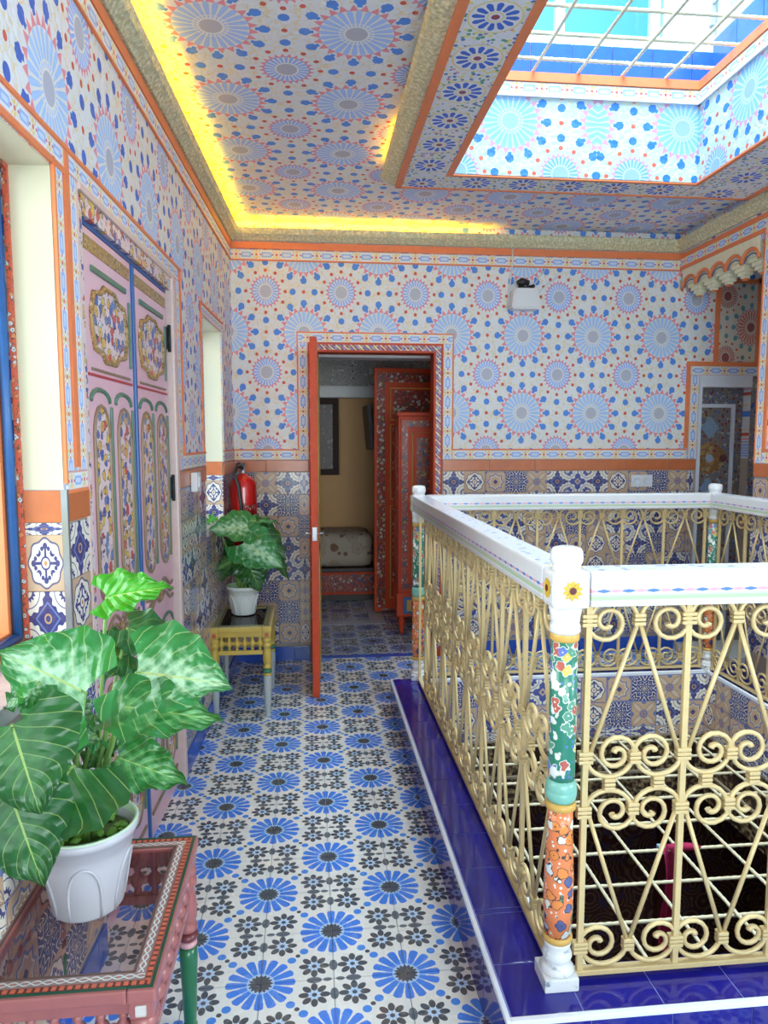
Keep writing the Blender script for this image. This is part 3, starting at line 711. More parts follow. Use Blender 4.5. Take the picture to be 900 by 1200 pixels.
# ---- mosaic door right
d2 = struct('door_2', box(bx(2.74, 2.762, YF - .01, YF + .10, 0, 1.885), 2.74, 3.13, YF - .012, YF + .10, 1.885, 1.965), M['white_trim'])
bm = bx(2.762, 3.13, YF + .09, YF + .13, 0.0, 1.885); obj('mosaic_panel', bm, M['mosaic'], d2)
obj('frame_strip', box(bx(2.762, 3.065, YF + .075, YF + .095, 1.745, 1.77), 3.040, 3.065, YF + .075, YF + .095, 0, 1.745), M['white_trim'], d2)
obj('mosaic_panel', bx(3.131, 3.298, YF - .012, YF, 0.0, 1.96), M['mosaic'], d2)
def disc(x, z, r, y, m, n=28):
    bm = BM(); prism(bm, [(x + r * math.cos(2 * PI * k / n), z + r * math.sin(2 * PI * k / n)) for k in range(n)], 'y', y - .006, y); return obj('medallion', bm, m, d2)
disc(2.885, 1.38, 0.115, YF + .09, floral('mosaic_rosette', (0.30, 0.14, 0.04), [(0.48, 0.27, 0.07), (0.25, 0.05, 0.05), (0.50, 0.34, 0.12)], 30, 0.5, line=(0.30, 0.28, 0.26), seed=8))
disc(2.885, 1.38, 0.028, YF + .083, plain('mosaic_blue', (0.35, 0.45, 0.60), 0.3)); disc(2.992, 1.38, 0.026, YF + .082, plain('mosaic_dark_red', (0.16, 0.04, 0.04), 0.3))
for zz in (1.60, 1.16):
    bm = BM(); prism(bm, [(2.885 - .07, zz), (2.885, zz - .08), (2.885 + .07, zz), (2.885, zz + .08)], 'y', YF + .083, YF + .09); obj('medallion', bm, plain('mosaic_pale_blue', (0.26, 0.36, 0.50), 0.3, 0.3, 60), d2)
# extension of the white glossy threshold steps by the mosaic door
struct('trim_6', bx(2.62, 3.3, 4.50, YF, 0.0, 0.05), M['white_wall'])

# ---- stalactite (muqarnas) frieze hanging in the alcove opening
muq = struct('trim_7', bx(XR, XR + .15, 3.97, YF, 2.635, 2.645), M['cornice'])
CREAMC = plain('muqarnas_cream', (0.84, 0.80, 0.58), 0.6, 0.12, 40, bump=0.002)
pt = 0.172; y1 = YF - 0.04
for k in range(6):
    yc = y1 - pt * (k + .5)
    if yc - pt / 2 < 3.95: break
    # spandrel with arch cut out
    n = 10; arch = [(yc + pt / 2 * math.cos(PI * i / n) * 0.98, 2.548 + 0.070 * math.sin(PI * i / n)) for i in range(n + 1)]
    bm = BM(); prism(bm, [(yc + pt / 2, 2.675)] + [(yc + pt / 2, 2.548)] + arch[1:-1] + [(yc - pt / 2, 2.548), (yc - pt / 2, 2.675)], 'x', XR - .004, XR + .02)
    obj('spandrel', bm, CREAMC, muq)
    bm = BM(); tube(bm, [(XR - .002, a, b) for a, b in arch], 0.011, 6); obj('arch_moulding', bm, M['orange'], muq)
    bm = BM(); tube(bm, [(XR + .004, yc + (a - yc) * 0.78, 2.548 + (b - 2.548) * 0.62) for a, b in arch], 0.0035, 5); obj('blue_line', bm, M['frame_blue'], muq)
    # stepped pendant between arches
    bm = BM(); yt = yc
    for q, (hw, z0, z1, xx) in enumerate(((0.085, 2.572, 2.63, .022), (0.070, 2.548, 2.574, .036), (0.052, 2.525, 2.550, .05), (0.036, 2.503, 2.527, .062), (0.020, 2.488, 2.505, .07))):
        box(bm, XR + xx - .012, XR + 0.145 - q * .012, yt - hw, yt + hw, z0, z1, 0, 0.004)
    obj('pendant', bm, CREAMC, muq); obj('pendant_tip', bx(XR + .068, XR + .088, yt - .014, yt + .014, 2.478, 2.489), M['orange'], muq)

# ---- left windows
CREAM = M['cream']
def jamb(s0, s1, z0, z1, x0=-0.12, x1=-0.001, sill=None):
    j = obj('reveal', box(box(bx(x0, x1, s1 - .004, s1 + .006, z0, z1), x0, x1, s0 - .006, s0 + .004, z0, z1), x0, x1, s0, s1, z1 - .004, z1 + .006), CREAM, wall_left)
    return j
jamb(0.75, 1.92, 1.385, 2.18, -0.102); jamb(3.87, 4.46, 1.385, 2.15, -0.2)
# tiled lower part of the reveals
def rev_tiles(s, z0, x0, x1, i0):
    w = (x1 - x0) / 0.147
    obj('orange_tile', bx(x0, x1, s - .006, s - .0, 1.302, 1.383), M['orange_tile'], wall_left)
    z = 1.30; k = 0
    while z > z0 + .02:
        h = min(0.147, z - z0)
        hh = 0.03 if k == 0 else h
        link('tile', TILE[(C_, A_, C_, A_, E_)[k]], wall_left, ((x0 + x1) / 2, s, z - hh / 2), (0, 0, 0), (w, 1, hh / .147)); z -= hh; k += 1
rev_tiles(1.92, 0.98, -0.102, -0.004, 0); rev_tiles(4.46, 1.03, -0.115, -0.004, 1)
obj('corner_strip', bx(-0.008, 0.008, 1.912, 1.925, 0.98, 1.385), M['steel'], wall_left)
MARB = G('grey_marble'); MARB.ob(); _n = MARB.noise(MARB.vec, 9, 6, 0.7); MARB = MARB.finish(MARB.ramp(_n, [(0.30, 0.28, 0.28), (0.62, 0.60, 0.60), (0.45, 0.42, 0.42), (0.72, 0.70, 0.70)], False), 0.15)
w1 = struct('window_1', None or bx(-0.22, -0.118, 0.75, 1.92, 0.986, 0.989), M['orange'], wall_left)
w1['kind'] = 'structure'
obj('sill', box(BM(), -0.20, 0.035, 0.70, 1.935, 0.945, 0.9845, 0, 0.004), MARB, w1)
def ring(x0, x1, s0, s1, z0, z1, t):
    return box(box(box(bx(x0, x1, s0, s0 + t, z0, z1), x0, x1, s1 - t, s1, z0, z1), x0, x1, s0 + t, s1 - t, z0, z0 + t), x0, x1, s0 + t, s1 - t, z1 - t, z1)
obj('painted_moulding', ring(-0.112, -0.100, 0.75, 1.918, 0.982, 2.178, 0.012), floral('orange_moulding', (0.62, 0.10, 0.05), [(0.20, 0.08, 0.04), (0.62, 0.60, 0.60), (0.70, 0.24, 0.10), (0.30, 0.10, 0.05)], 60, 0.4, seed=6), w1)
bm = BM()
for a, b in (((-.124, 1.897, 1.01), (-.124, 1.897, 2.15)), ((-.124, 0.785, 1.01), (-.124, 0.785, 2.15))): tube(bm, [a, b], 0.012, 8)
for a, b in (((-.124, .785, 1.01), (-.124, 1.897, 1.01)), ((-.124, .785, 2.15), (-.124, 1.897, 2.15))): tube(bm, [a, b], 0.012, 8)
obj('blue_moulding', bm, M['frame_blue'], w1)
obj('window_frame', ring(-0.215, -0.136, 0.755, 1.915, 0.985, 2.175, 0.04), M['orange'], w1)
GR = plain('yellow_gold_paint', (0.80, 0.58, 0.14), 0.4, 0.1)
for k in range(9):
    s = 0.90 + k * 0.108
    obj('grille_bar', tube(BM(), [(-.150, s, 1.03), (-.150, s, 2.14)], 0.008, 6), GR, w1)
    for z in (1.22, 1.58, 1.94):
        pts = [(-.150, s + .05 * math.cos(t), z + .07 * math.sin(t)) for t in [2 * PI * i / 14 for i in range(15)]]
        obj('grille_ring', tube(BM(), pts, 0.007, 6), GR, w1)
obj('pane', bx(-.195, -.19, .79, 1.88, 1.02, 2.14), M['pane'], w1)
w2 = struct('window_2', ring(-0.22, -0.17, 3.87, 4.46, 1.03, 2.15, 0.05), M['orange'], wall_left)
obj('pane', bx(-.20, -.195, 3.92, 4.41, 1.08, 2.10), M['pane'], w2); obj('sill', bx(-0.2, 0.012, 3.86, 4.47, 1.005, 1.034), M['grout'], w2)
# ------------------------------------------------------------------ kerb round the light well
KZ = 0.170
WX0, WX1, WY0, WY1 = 0.632, 2.300, 1.680, 3.920          # the open well
KX0, KY0 = 0.447, 1.520
bm = BM()
box(bm, KX0, WX0, KY0, 3.945, -0.2, KZ - .0015); box(bm, WX0, XR, KY0, WY0, -0.2, KZ - .0015)
box(bm, WX1, XR, WY0, WY1, -0.2, KZ - .0015); box(bm, 0.565, XR, WY1, 4.06, -0.2, KZ - .0015)
kerb = struct('kerb', bm, M['kerb_grout'])
KT = {}
def kerb_tile(x0, x1, y0, y1):
    k = (round(x1 - x0, 3), round(y1 - y0, 3))
    if k not in KT: KT[k] = mesh('kerb_tile', box(BM(), -k[0] / 2 + .0014, k[0] / 2 - .0014, -k[1] / 2 + .0014, k[1] / 2 - .0014, -0.0085, 0, 0, 0.0012), M['blue'])
    link('tile', KT[k], kerb, ((x0 + x1) / 2, (y0 + y1) / 2, KZ))
y = 3.945
for k in range(12):
    kerb_tile(KX0 + .010, WX0, max(y - 0.2, KY0 + .010), y); y -= 0.2
    if k in (1, 9): kerb_tile(KX0 + .010, WX0, y - .022, y); y -= .022
kerb_tile(KX0 + .010, WX0, KY0 + .010, max(y, KY0 + .02)) if y > KY0 + .02 else None
for k in range(10): kerb_tile(WX0 + k * .2, min(WX0 + (k + 1) * .2, XR), KY0 + .010, WY0)
for k in range(12): kerb_tile(WX1, WX1 + .13, WY0 + k * .2, min(WY0 + (k + 1) * .2, WY1)); kerb_tile(WX1 + .13, XR, WY0 + k * .2, min(WY0 + (k + 1) * .2, WY1))
for k in range(10): kerb_tile(0.565 + k * .2, min(0.565 + (k + 1) * .2, XR), WY1, 4.05)
FT = mesh('face_tile', box(BM(), -0.0985, 0.0985, -0.004, 0.002, -0.078, 0.078, 0, .001), M['blue'])
for k in range(12): link('tile', FT, kerb, (KX0, 3.845 - k * .2, .080), (0, 0, -PI / 2))
for k in range(10): link('tile', FT, kerb, (KX0 + .1 + k * .2, KY0, .080))
def trimstrip(x0, x1, y0, y1, z0, z1): obj('edge_strip', box(BM(), x0, x1, y0, y1, z0, z1, 0, .002), M['white_trim'], kerb)
trimstrip(KX0 - .006, KX0 + .006, KY0 - .006, 3.948, KZ - .012, KZ + .002); trimstrip(KX0 + .006, XR, KY0 - .006, KY0 + .009, KZ - .012, KZ + .002)
trimstrip(WX0 - .01, WX1 + .0, WY1 - .004, WY1 + .014, KZ - .016, KZ + .002); trimstrip(WX1 - .004, WX1 + .014, WY0, WY1, KZ - .016, KZ + .002)
trimstrip(WX0 - .014, WX0 + .004, WY0, WY1, KZ - .016, KZ + .002)

# inner faces of the well: two courses of patterned tile
well = struct('wall_well', box(box(box(bx(WX0, WX1, WY1 - .002, WY1 + .1, -0.215, -0.2), WX1 - .002, WX1 + .1, WY0, WY1, -0.215, -0.2), WX0 - .1, WX0 + .002, WY0, WY1, -0.215, -0.2), WX0, WX1, WY0 - .1, WY0 + .002, -0.215, -0.2), M['grout'])
tiles(well, WX0, WX1, 0.152, 3, lambda u, z: (u, WY1, z), 0, 2, -0.205, pitch=0.152)
tiles(well, WY0, WY1, 0.152, 3, lambda u, z: (WX1, u, z), -PI / 2, 5, -0.205, pitch=0.152)
tiles(well, WY0, WY1, 0.152, 3, lambda u, z: (WX0, u, z), PI / 2, 1, -0.205, pitch=0.152)

# carved brown frieze below, then the dark hall
bm = BM()
box(bm, WX0, WX1, WY1, WY1 + .06, -0.60, -0.215); box(bm, WX1, WX1 + .06, WY0, WY1, -0.60, -0.215); box(bm, WX0 - .06, WX0, WY0, WY1, -0.60, -0.215); box(bm, WX0, WX1, WY0 - .06, WY0, -0.60, -0.215)
frieze = struct('trim_8', bm, M['carving'])
BG = plain('beige_moulding', (0.42, 0.34, 0.24), 0.5)
for z in (-0.43,):
    obj('moulding', box(box(bx(WX0, WX1, WY1 - .014, WY1, z, z + .014), WX1 - .014, WX1, WY0, WY1, z, z + .014), WX0, WX0 + .014, WY0, WY1, z, z + .014), BG, frieze)
for k in range(7):       # dark brackets standing out of the frieze
    obj('bracket', box(BM(), 0.80 + k * .235, 0.83 + k * .235, WY1 - .03, WY1, -0.405, -0.24, 0, .004), M['dark_wood'], frieze)
for k in range(9): obj('bracket', box(BM(), WX1 - .03, WX1, 1.85 + k * .24, 1.88 + k * .24, -0.405, -0.24, 0, .004), M['dark_wood'], frieze)
HC = G('dark_painted_wall'); _x = HC.ob(); _v = HC.voro(HC.vec, 7.0); _d = V(HC, _v.outputs['Distance']); _n = HC.noise(HC.vec, 16, 3)
_c = HC.mix((_d * 40.0).sin() > 0.5, (0.10, 0.030, 0.028), (0.22, 0.13, 0.08)); _c = HC.mix(_n > 0.60, _c, (0.10, 0.06, 0.12)); HALLM = HC.finish(_c, 0.6)
struct('wall_hall', box(box(box(bx(0.1, 2.9, 4.15, 4.25, -3.2, -0.2), 2.8, 2.9, 1.3, 4.2, -3.2, -0.2), 0.1, 0.2, 1.3, 4.2, -3.2, -0.2), 0.1, 2.9, 1.3, 1.4, -3.2, -0.2), HALLM)
struct('ceiling_hall', box(box(box(bx(0.2, WX0 - .06, 1.4, 4.15, -0.62, -0.58), WX1 + .06, 2.8, 1.4, 4.15, -0.62, -0.58), WX0 - .06, WX1 + .06, 1.4, WY0 - .06, -0.62, -0.58), WX0 - .06, WX1 + .06, WY1 + .06, 4.15, -0.62, -0.58), M['dark_wood'])
struct('floor_hall', bx(0.2, 2.8, 1.4, 4.15, -3.25, -3.2), plain('dark_floor', (0.12, 0.07, 0.05), 0.4))
for k, x in enumerate((0.75, 1.45, 2.15)): struct('trim_%d' % (9 + k), bx(x, x + .09, 4.10, 4.15, -3.2, -0.62), plain('dark_red_post', (0.10, 0.02, 0.015), 0.5))

# ------------------------------------------------------------------ reinforcing-bar grilles
def rod_mesh(L, r=0.0065, ribs=True):
    bm = BM(); n = max(2, int(L / 0.016)); pts = [(-L / 2 + L * i / n, 0, 0) for i in range(n + 1)]
    tube(bm, pts, [r * (1.0 if i % 2 else 1.22) if ribs else r for i in range(n + 1)], 6)
    return mesh('rod', bm, M['rebar'])
grate = thing('well_grille', 'cream painted reinforcing-bar grille laid across the dark well below the railing', 'grille', (1.466, 2.8, -0.22))
rx, ry = rod_mesh(WX1 - WX0 - .016), rod_mesh(WY1 - WY0 - .016)
for k in range(11):
    yy = 1.92 + 0.2163 * k - .0
    if yy < WY1: link('bar', rx, grate, (0, yy - 2.8, 0))
for k in range(8):
    xx = 0.668 + 0.2167 * k
    if xx < WX1: link('bar', ry, grate, (xx - 1.466, 0, 0.013), (0, 0, PI / 2))
sg = thing('skylight_grille', 'cream reinforcing-bar grille across the open skylight above', 'grille', (1.38, 2.6, 3.352))
rx, ry = rod_mesh(SX1 - SX0 + .10, 0.0075), rod_mesh(SY1 - SY0 + .06, 0.0075)
for k in range(10): link('bar', rx, sg, (0, 3.655 - k * 0.2175 - 2.6, .018))
for k in range(6): link('bar', ry, sg, (0.91 - .005 + k * 0.2325 - 1.38, 0.02, .002), (0, 0, PI / 2))

# ------------------------------------------------------------------ wrought-iron railing
UW = 0.249
def scroll_mesh():
    pts = []; n = 11
    for i in range(n + 1):           # under-swung arc from the centre clamp to the bar
        t = PI * i / n
        pts.append((UW / 4 + (UW / 4 - .004) * math.cos(t), 0, -0.050 * math.sin(t)))
    m = 20; cx, cz = 0.0465, 0.006
    for i in range(1, m + 1):        # then the curl back in
        t = PI - (2.75 * PI) * i / m; f = i / m
        r = 0.0425 * (1 - f) ** 0.85 + 0.008
        pts.append((cx + r * math.cos(t), 0, cz + r * math.sin(t) * 0.98))
    rad = [0.0062] * (len(pts) - 4) + [0.0064, 0.007, 0.008, 0.0085]
    return mesh('scroll', tube(BM(), pts, rad, 6, 1.0), M['gold'])
SCR = scroll_mesh()
ZL0, ZL1, ZL2, ZL3 = 0.255, 0.607, 0.745, 1.084
CLAMP = lambda w, h: mesh('collar', box(box(box(BM(), -w / 2, w / 2, -.010, .010, -h / 2, -h / 6 - .001, 0, .002), -w / 2, w / 2, -.010, .010, -h / 6 + .001, h / 6 - .001, 0, .002), -w / 2, w / 2, -.010, .010, h / 6 + .001, h / 2, 0, .002), M['gold'])
CB, CV = CLAMP(0.036, 0.030), CLAMP(0.028, 0.030)
BARM = mesh('vertical_bar', box(BM(), -.0075, .0075, -.0065, .0065, 0.195, 1.13, 0, .0015), M['gold'])
def rodm(x0, z0, x1, z1): return mesh('diagonal_rod', tube(BM(), [(x0, 0, z0), (x1, 0, z1)], .0058, 6), M['gold'])
RODS = [rodm(UW / 2 - .003, ZL0 + .01, 0.010, ZL1), rodm(UW / 2 + .003, ZL0 + .01, UW - .010, ZL1), rodm(UW / 2 - .003, ZL3 - .01, 0.010, ZL2), rodm(UW / 2 + .003, ZL3 - .01, UW - .010, ZL2)]
def railmat():
    g = G('painted_handrail'); x, y, z = g.ob()
    dash = (x / 0.030).floor() * 0.5; odd = near(dash).abs() > 0.25
    w = near(x / 0.030 + 0.5).abs()
    line = ((z - 0.0385).abs() < (0.0045 - w * 0.006)) 
    base = g.mix(g.noise(g.vec, 18, 4) * 0.35, (0.70, 0.69, 0.69), (0.52, 0.50, 0.53))
    c = g.mix((z - 0.022).abs() < 0.005, base, (0.42, 0.54, 0.34)); c = g.mix((z - 0.010).abs() < 0.0012, c, (0.55, 0.50, 0.52))
    c = g.mix((z - 0.029).abs() < 0.001, c, (0.45, 0.45, 0.5))
    c = g.mix(line, c, g.mix(odd, (0.10, 0.20, 0.62), (0.78, 0.36, 0.42)))
    v = g.voro(g.vec3(x, y, 0.0), 42.0); d = V(g, v.outputs['Distance']); cell = V(g, v.outputs['Color'])
    pat = g.mix(d < 0.34, (0.70, 0.72, 0.78), g.ramp(cell, [(0.16, 0.22, 0.52), (0.74, 0.62, 0.24), (0.74, 0.75, 0.78), (0.30, 0.36, 0.60), (0.72, 0.72, 0.74)]))
    top = (z > 0.0835) * (y.abs() < 0.034)
    c = g.mix(top, c, pat)
    return g.finish(c, 0.28, None, 0, coat=0.3)
RAILM = railmat()
def railing(label, origin, rot, length, first, n, extra):
    """origin = start of the run at floor level, local x along it"""
    t = thing('railing', label, 'railing', origin, (0, 0, rot), 'railing runs round the light well')
    obj('top_rail', box(BM(), 0.045, length - .045, -.043, .043, 0, 0.085, 0, .007), RAILM, t, (0, 0, 1.124))
    obj('bottom_rail', box(BM(), 0.045, length - .045, -.011, .011, 0.183, 0.197, 0, .002), M['gold'], t)
    def bar(x, cl=True):
        link('vertical_bar', BARM, t, (x, 0, 0))
        for z in (ZL0, ZL1, ZL2, ZL3): link('collar', CB, t, (x, 0, z))
    for k in range(n + 1): bar(first + k * UW)
    if extra: link('vertical_bar', BARM, t, (extra, 0, 0))
    for k in range(n):
        x = first + k * UW
        for r in RODS: link('diagonal_rod', r, t, (x, 0, 0))
        link('collar', CV, t, (x + UW / 2, 0, ZL0)); link('collar', CV, t, (x + UW / 2, 0, ZL3))
        for z, s in ((ZL0, 1), (ZL3, -1)):
            link('scroll', SCR, t, (x, 0, z), scale=(1, 1, s)); link('scroll', SCR, t, (x + UW, 0, z), scale=(-1, 1, s))
        for z, s in ((ZL2 - .002, 1), (ZL1 + .002, -1)):
            link('scroll', SCR, t, (x + UW / 2, 0, z), scale=(-1, 1, s)); link('scroll', SCR, t, (x + UW / 2, 0, z), scale=(1, 1, s))
            link('collar', CV, t, (x + UW / 2, 0, z - .002 * s))
        for q in (.25, .75): link('collar', CV, t, (x + UW * q, 0, (ZL1 + ZL2) / 2))
    return t
PXL, PYF, PXR, PYB = 0.600, 1.633, 2.325, 3.950
railing('front run of cream-gold scrolled iron railing under a white painted handrail, nearest the viewer', (PXL, PYF, 0), 0, PXR - PXL, 0.058, 6, 1.665)
railing('left run of scrolled iron railing seen edge-on beside the star-tiled walkway', (PXL, PYF, 0), PI / 2, PYB - PYF, 0.060, 8, 2.255)
railing('back run of scrolled iron railing in front of the blue-tiled far wall', (PXL, PYB, 0), 0, PXR - PXL, 0.176, 6, 0.062)
railing('right run of scrolled iron railing leading towards the mosaic doorway', (PXR, PYF, 0), PI / 2, PYB - PYF, 0.265, 8, .06)

def flower_badge(parent, p, rot):
    bm = BM(); n = 10
    for k in range(n):
        a = 2 * PI * k / n; c, s = math.cos(a), math.sin(a); c2, s2 = math.cos(a + .55), math.sin(a + .55); c3, s3 = math.cos(a + .28), math.sin(a + .28)
        v = [bm.verts.new((x, -0.001, z)) for x, z in ((.008 * c, .008 * s), (.019 * c, .019 * s), (.025 * c3, .025 * s3), (.017 * c2, .017 * s2), (.008 * c2, .008 * s2))]
        bm.faces.new(v)
    r = bmesh.ops.extrude_face_region(bm, geom=bm.faces[:]); 
    for v in [x for x in r['geom'] if isinstance(x, bmesh.types.BMVert)]: v.co.y -= .0012
    f = obj('painted_flower', bm, M['flower_y'], parent, p, rot)
    bm = BM(); prism(bm, [(.0085 * math.cos(2 * PI * k / 12), .0085 * math.sin(2 * PI * k / 12)) for k in range(12)], 'y', -.0032, -.0005); obj('flower_centre', bm, M['flower_r'], f)
M['flower_y'] = plain('yellow_petals', (0.70, 0.42, 0.03), 0.4, 0.35, 120); M['flower_r'] = plain('dark_red_centre', (0.10, 0.01, 0.015), 0.4)
def post(label, x, y):
    t = thing('railing_post', label, 'post', (x, y, KZ), group='turned posts of the railing')
    z = -KZ
    bm = box(BM(), -.043, .043, -.043, .043, 0, 0.034, 0, .004)
    lathe(bm, [(.040, .034), (.043, .040), (.036, .050), (.028, .058), (.034, .066), (.037, .076), (.033, .086), (.030, .094), (.033, .104), (.034, .113)], 24)
    obj('base', bm, M['worn'], t)
    obj('lower_ring', lathe(BM(), [(.034, .113), (.0365, .118), (.0365, .125), (.033, .130)], 24), M['ochre'], t)
    obj('lower_shaft', lathe(BM(), [(.033, .128), (.036, .20), (.036, .27), (.031, .40), (.030, .452)], 24), M['orange_fl'], t)
    obj('middle_ring', lathe(BM(), [(.030, .450), (.0365, .455), (.037, .465), (.033, .472)], 24), M['ochre'], t)
    obj('ball', lathe(BM(), [(.030, .470), (.0365, .480), (.0385, .497), (.037, .499), (.0385, .503), (.036, .518), (.031, .527)], 24), M['aqua'], t)
    obj('upper_shaft', lathe(BM(), [(.031, .525), (.0325, .55), (.0325, .70), (.0315, .870)], 24), M['green_fl'], t)
    obj('upper_ring', lathe(BM(), [(.0315, .868), (.0345, .872), (.0345, .884), (.033, .888)], 24), M['ochre'], t)
    bm = lathe(BM(), [(.033, .886), (.037, .893), (.036, .905), (.033, .915), (.035, .918), (.035, .924), (.036, .930), (.040, .952)], 24)
    box(bm, -.044, .044, -.044, .044, .950, 1.040, 0, .012)
    lathe(bm, [(.036, 1.038), (.033, 1.044), (.0335, 1.050), (.037, 1.056), (.0385, 1.063), (.0375, 1.080), (.033, 1.089), (.020, 1.093), (.002, 1.094)], 24)
    h = obj('head', bm, M['ceramic'], t)
    flower_badge(h, (0, -.0445, .995), (0, 0, 0)); flower_badge(h, (-.0445, 0, .995), (0, 0, -PI / 2))
M['worn'] = None
g = G('worn_white_base'); g.ob(); _n = g.noise(g.vec, 35, 5); M['worn'] = g.finish(g.mix((_n - 0.60) * 8.0, (0.74, 0.73, 0.72), (0.10, 0.15, 0.22)), 0.4)
post('nearest turned post, painted green above and orange below with white head', PXL, PYF)
post('far left turned post standing at the end of the blue kerb', PXL, PYB)
post('far right turned post before the mosaic doorway', PXR, PYB)
post('turned post at the near end of the right-hand railing run', PXR, PYF)

# pink scarf tied to the grille
t = thing('scarf', 'crimson cloth hanging from the bar grille inside the well', 'cloth', (1.56, 2.79, -0.22))
PK = plain('crimson_cloth', (0.48, 0.02, 0.10), 0.8, 0.25, 30)
bm = BM()
def ribbon(bm, rows, th=.004):
    L = [[bm.verts.new(p) for p in r] for r in rows]
    for a, b in zip(L, L[1:]):
        for i in range(len(a) - 1): bm.faces.new((a[i], a[i + 1], b[i + 1], b[i]))
    r = bmesh.ops.solidify(bm, geom=bm.faces[:], thickness=th)
rows = []
for i in range(16):
    z = .012 - i * 0.031; w = .075 - i * .0012
    rows.append([(-.05 + w * (k / 6 - .5) + .012 * math.sin(i * .4), -.014 - .008 * math.sin(k * 1.9 + i * .3), z) for k in range(7)])
rows.insert(0, [(x, .010, .016) for x, _, _ in rows[0]])
ribbon(bm, rows); obj('drape', bm, PK, t, smooth=True)
bm = BM(); tube(bm, [(-.06, 0, .006), (0.0, -.004, .010), (.05, 0, .004), (.085, -.003, 0)], [.014, .018, .016, .008], 8); obj('knot', bm, PK, t, smooth=True)
obj('clip', box(BM(), -.105, -.075, -.012, .012, -.016, .020, 0, .003), plain('pale_blue_clip', (0.35, 0.5, 0.62), 0.4), t)
# ------------------------------------------------------------------ pink double door in the left wall
def outline(u0, u1, z0, z1, kind='arch', n=8):
    """closed outline in (u, z): 'oval' panel with scooped ends, 'arch' tall panel with rounded ends"""
    w, h = u1 - u0, z1 - z0; uc = (u0 + u1) / 2
    pts = []
    if kind == 'arch':
        r = w / 2; k = 1.35
        for i in range(n + 1):
            t = PI * i / n; pts.append((uc + r * math.cos(t), z1 - r * k + r * k * math.sin(t)))
        for i in range(n + 1):
            t = PI + PI * i / n; pts.append((uc + r * math.cos(t), z0 + r * k + r * k * math.sin(t)))
    elif kind == 'oval':
        r = h * .42; c = r * .55
        for sx, sz in ((1, 1), (-1, 1), (-1, -1), (1, -1)):
            cx, cz = (u1 - r if sx > 0 else u0 + r), (z1 - h * .5 + sz * (h * .5 - c))
            a = [(u1 if sx > 0 else u0, (z0 + z1) / 2 + sz * h * .12), ((u1 - r * .25 if sx > 0 else u0 + r * .25), (z0 + z1) / 2 + sz * h * .36), (cx, (z0 + z1) / 2 + sz * h * .40), (cx - sx * r * .3, (z0 + z1) / 2 + sz * h * .5)]
            pts += a if sx * sz > 0 else a[::-1]
    else:
        pts = [(u0, z0), (u1, z0), (u1, z1), (u0, z1)]
    return pts
def closed_tube(bm, pts3, r, n=6):
    pts3 = list(pts3) + [pts3[0], pts3[1]]
    return tube(bm, pts3, r, n)
def carved_panel(parent, pts, x, fl, line, r=0.006, sc=0.86, name='painted_panel'):
    cu = sum(p[0] for p in pts) / len(pts); cz = sum(p[1] for p in pts) / len(pts)
    bm = BM(); prism(bm, pts, 'x', x - .004, x + .003); p = obj(name, bm, fl, parent)
    obj('moulding', closed_tube(BM(), [(x + .004, a, b) for a, b in pts], r), line, p)
    return p
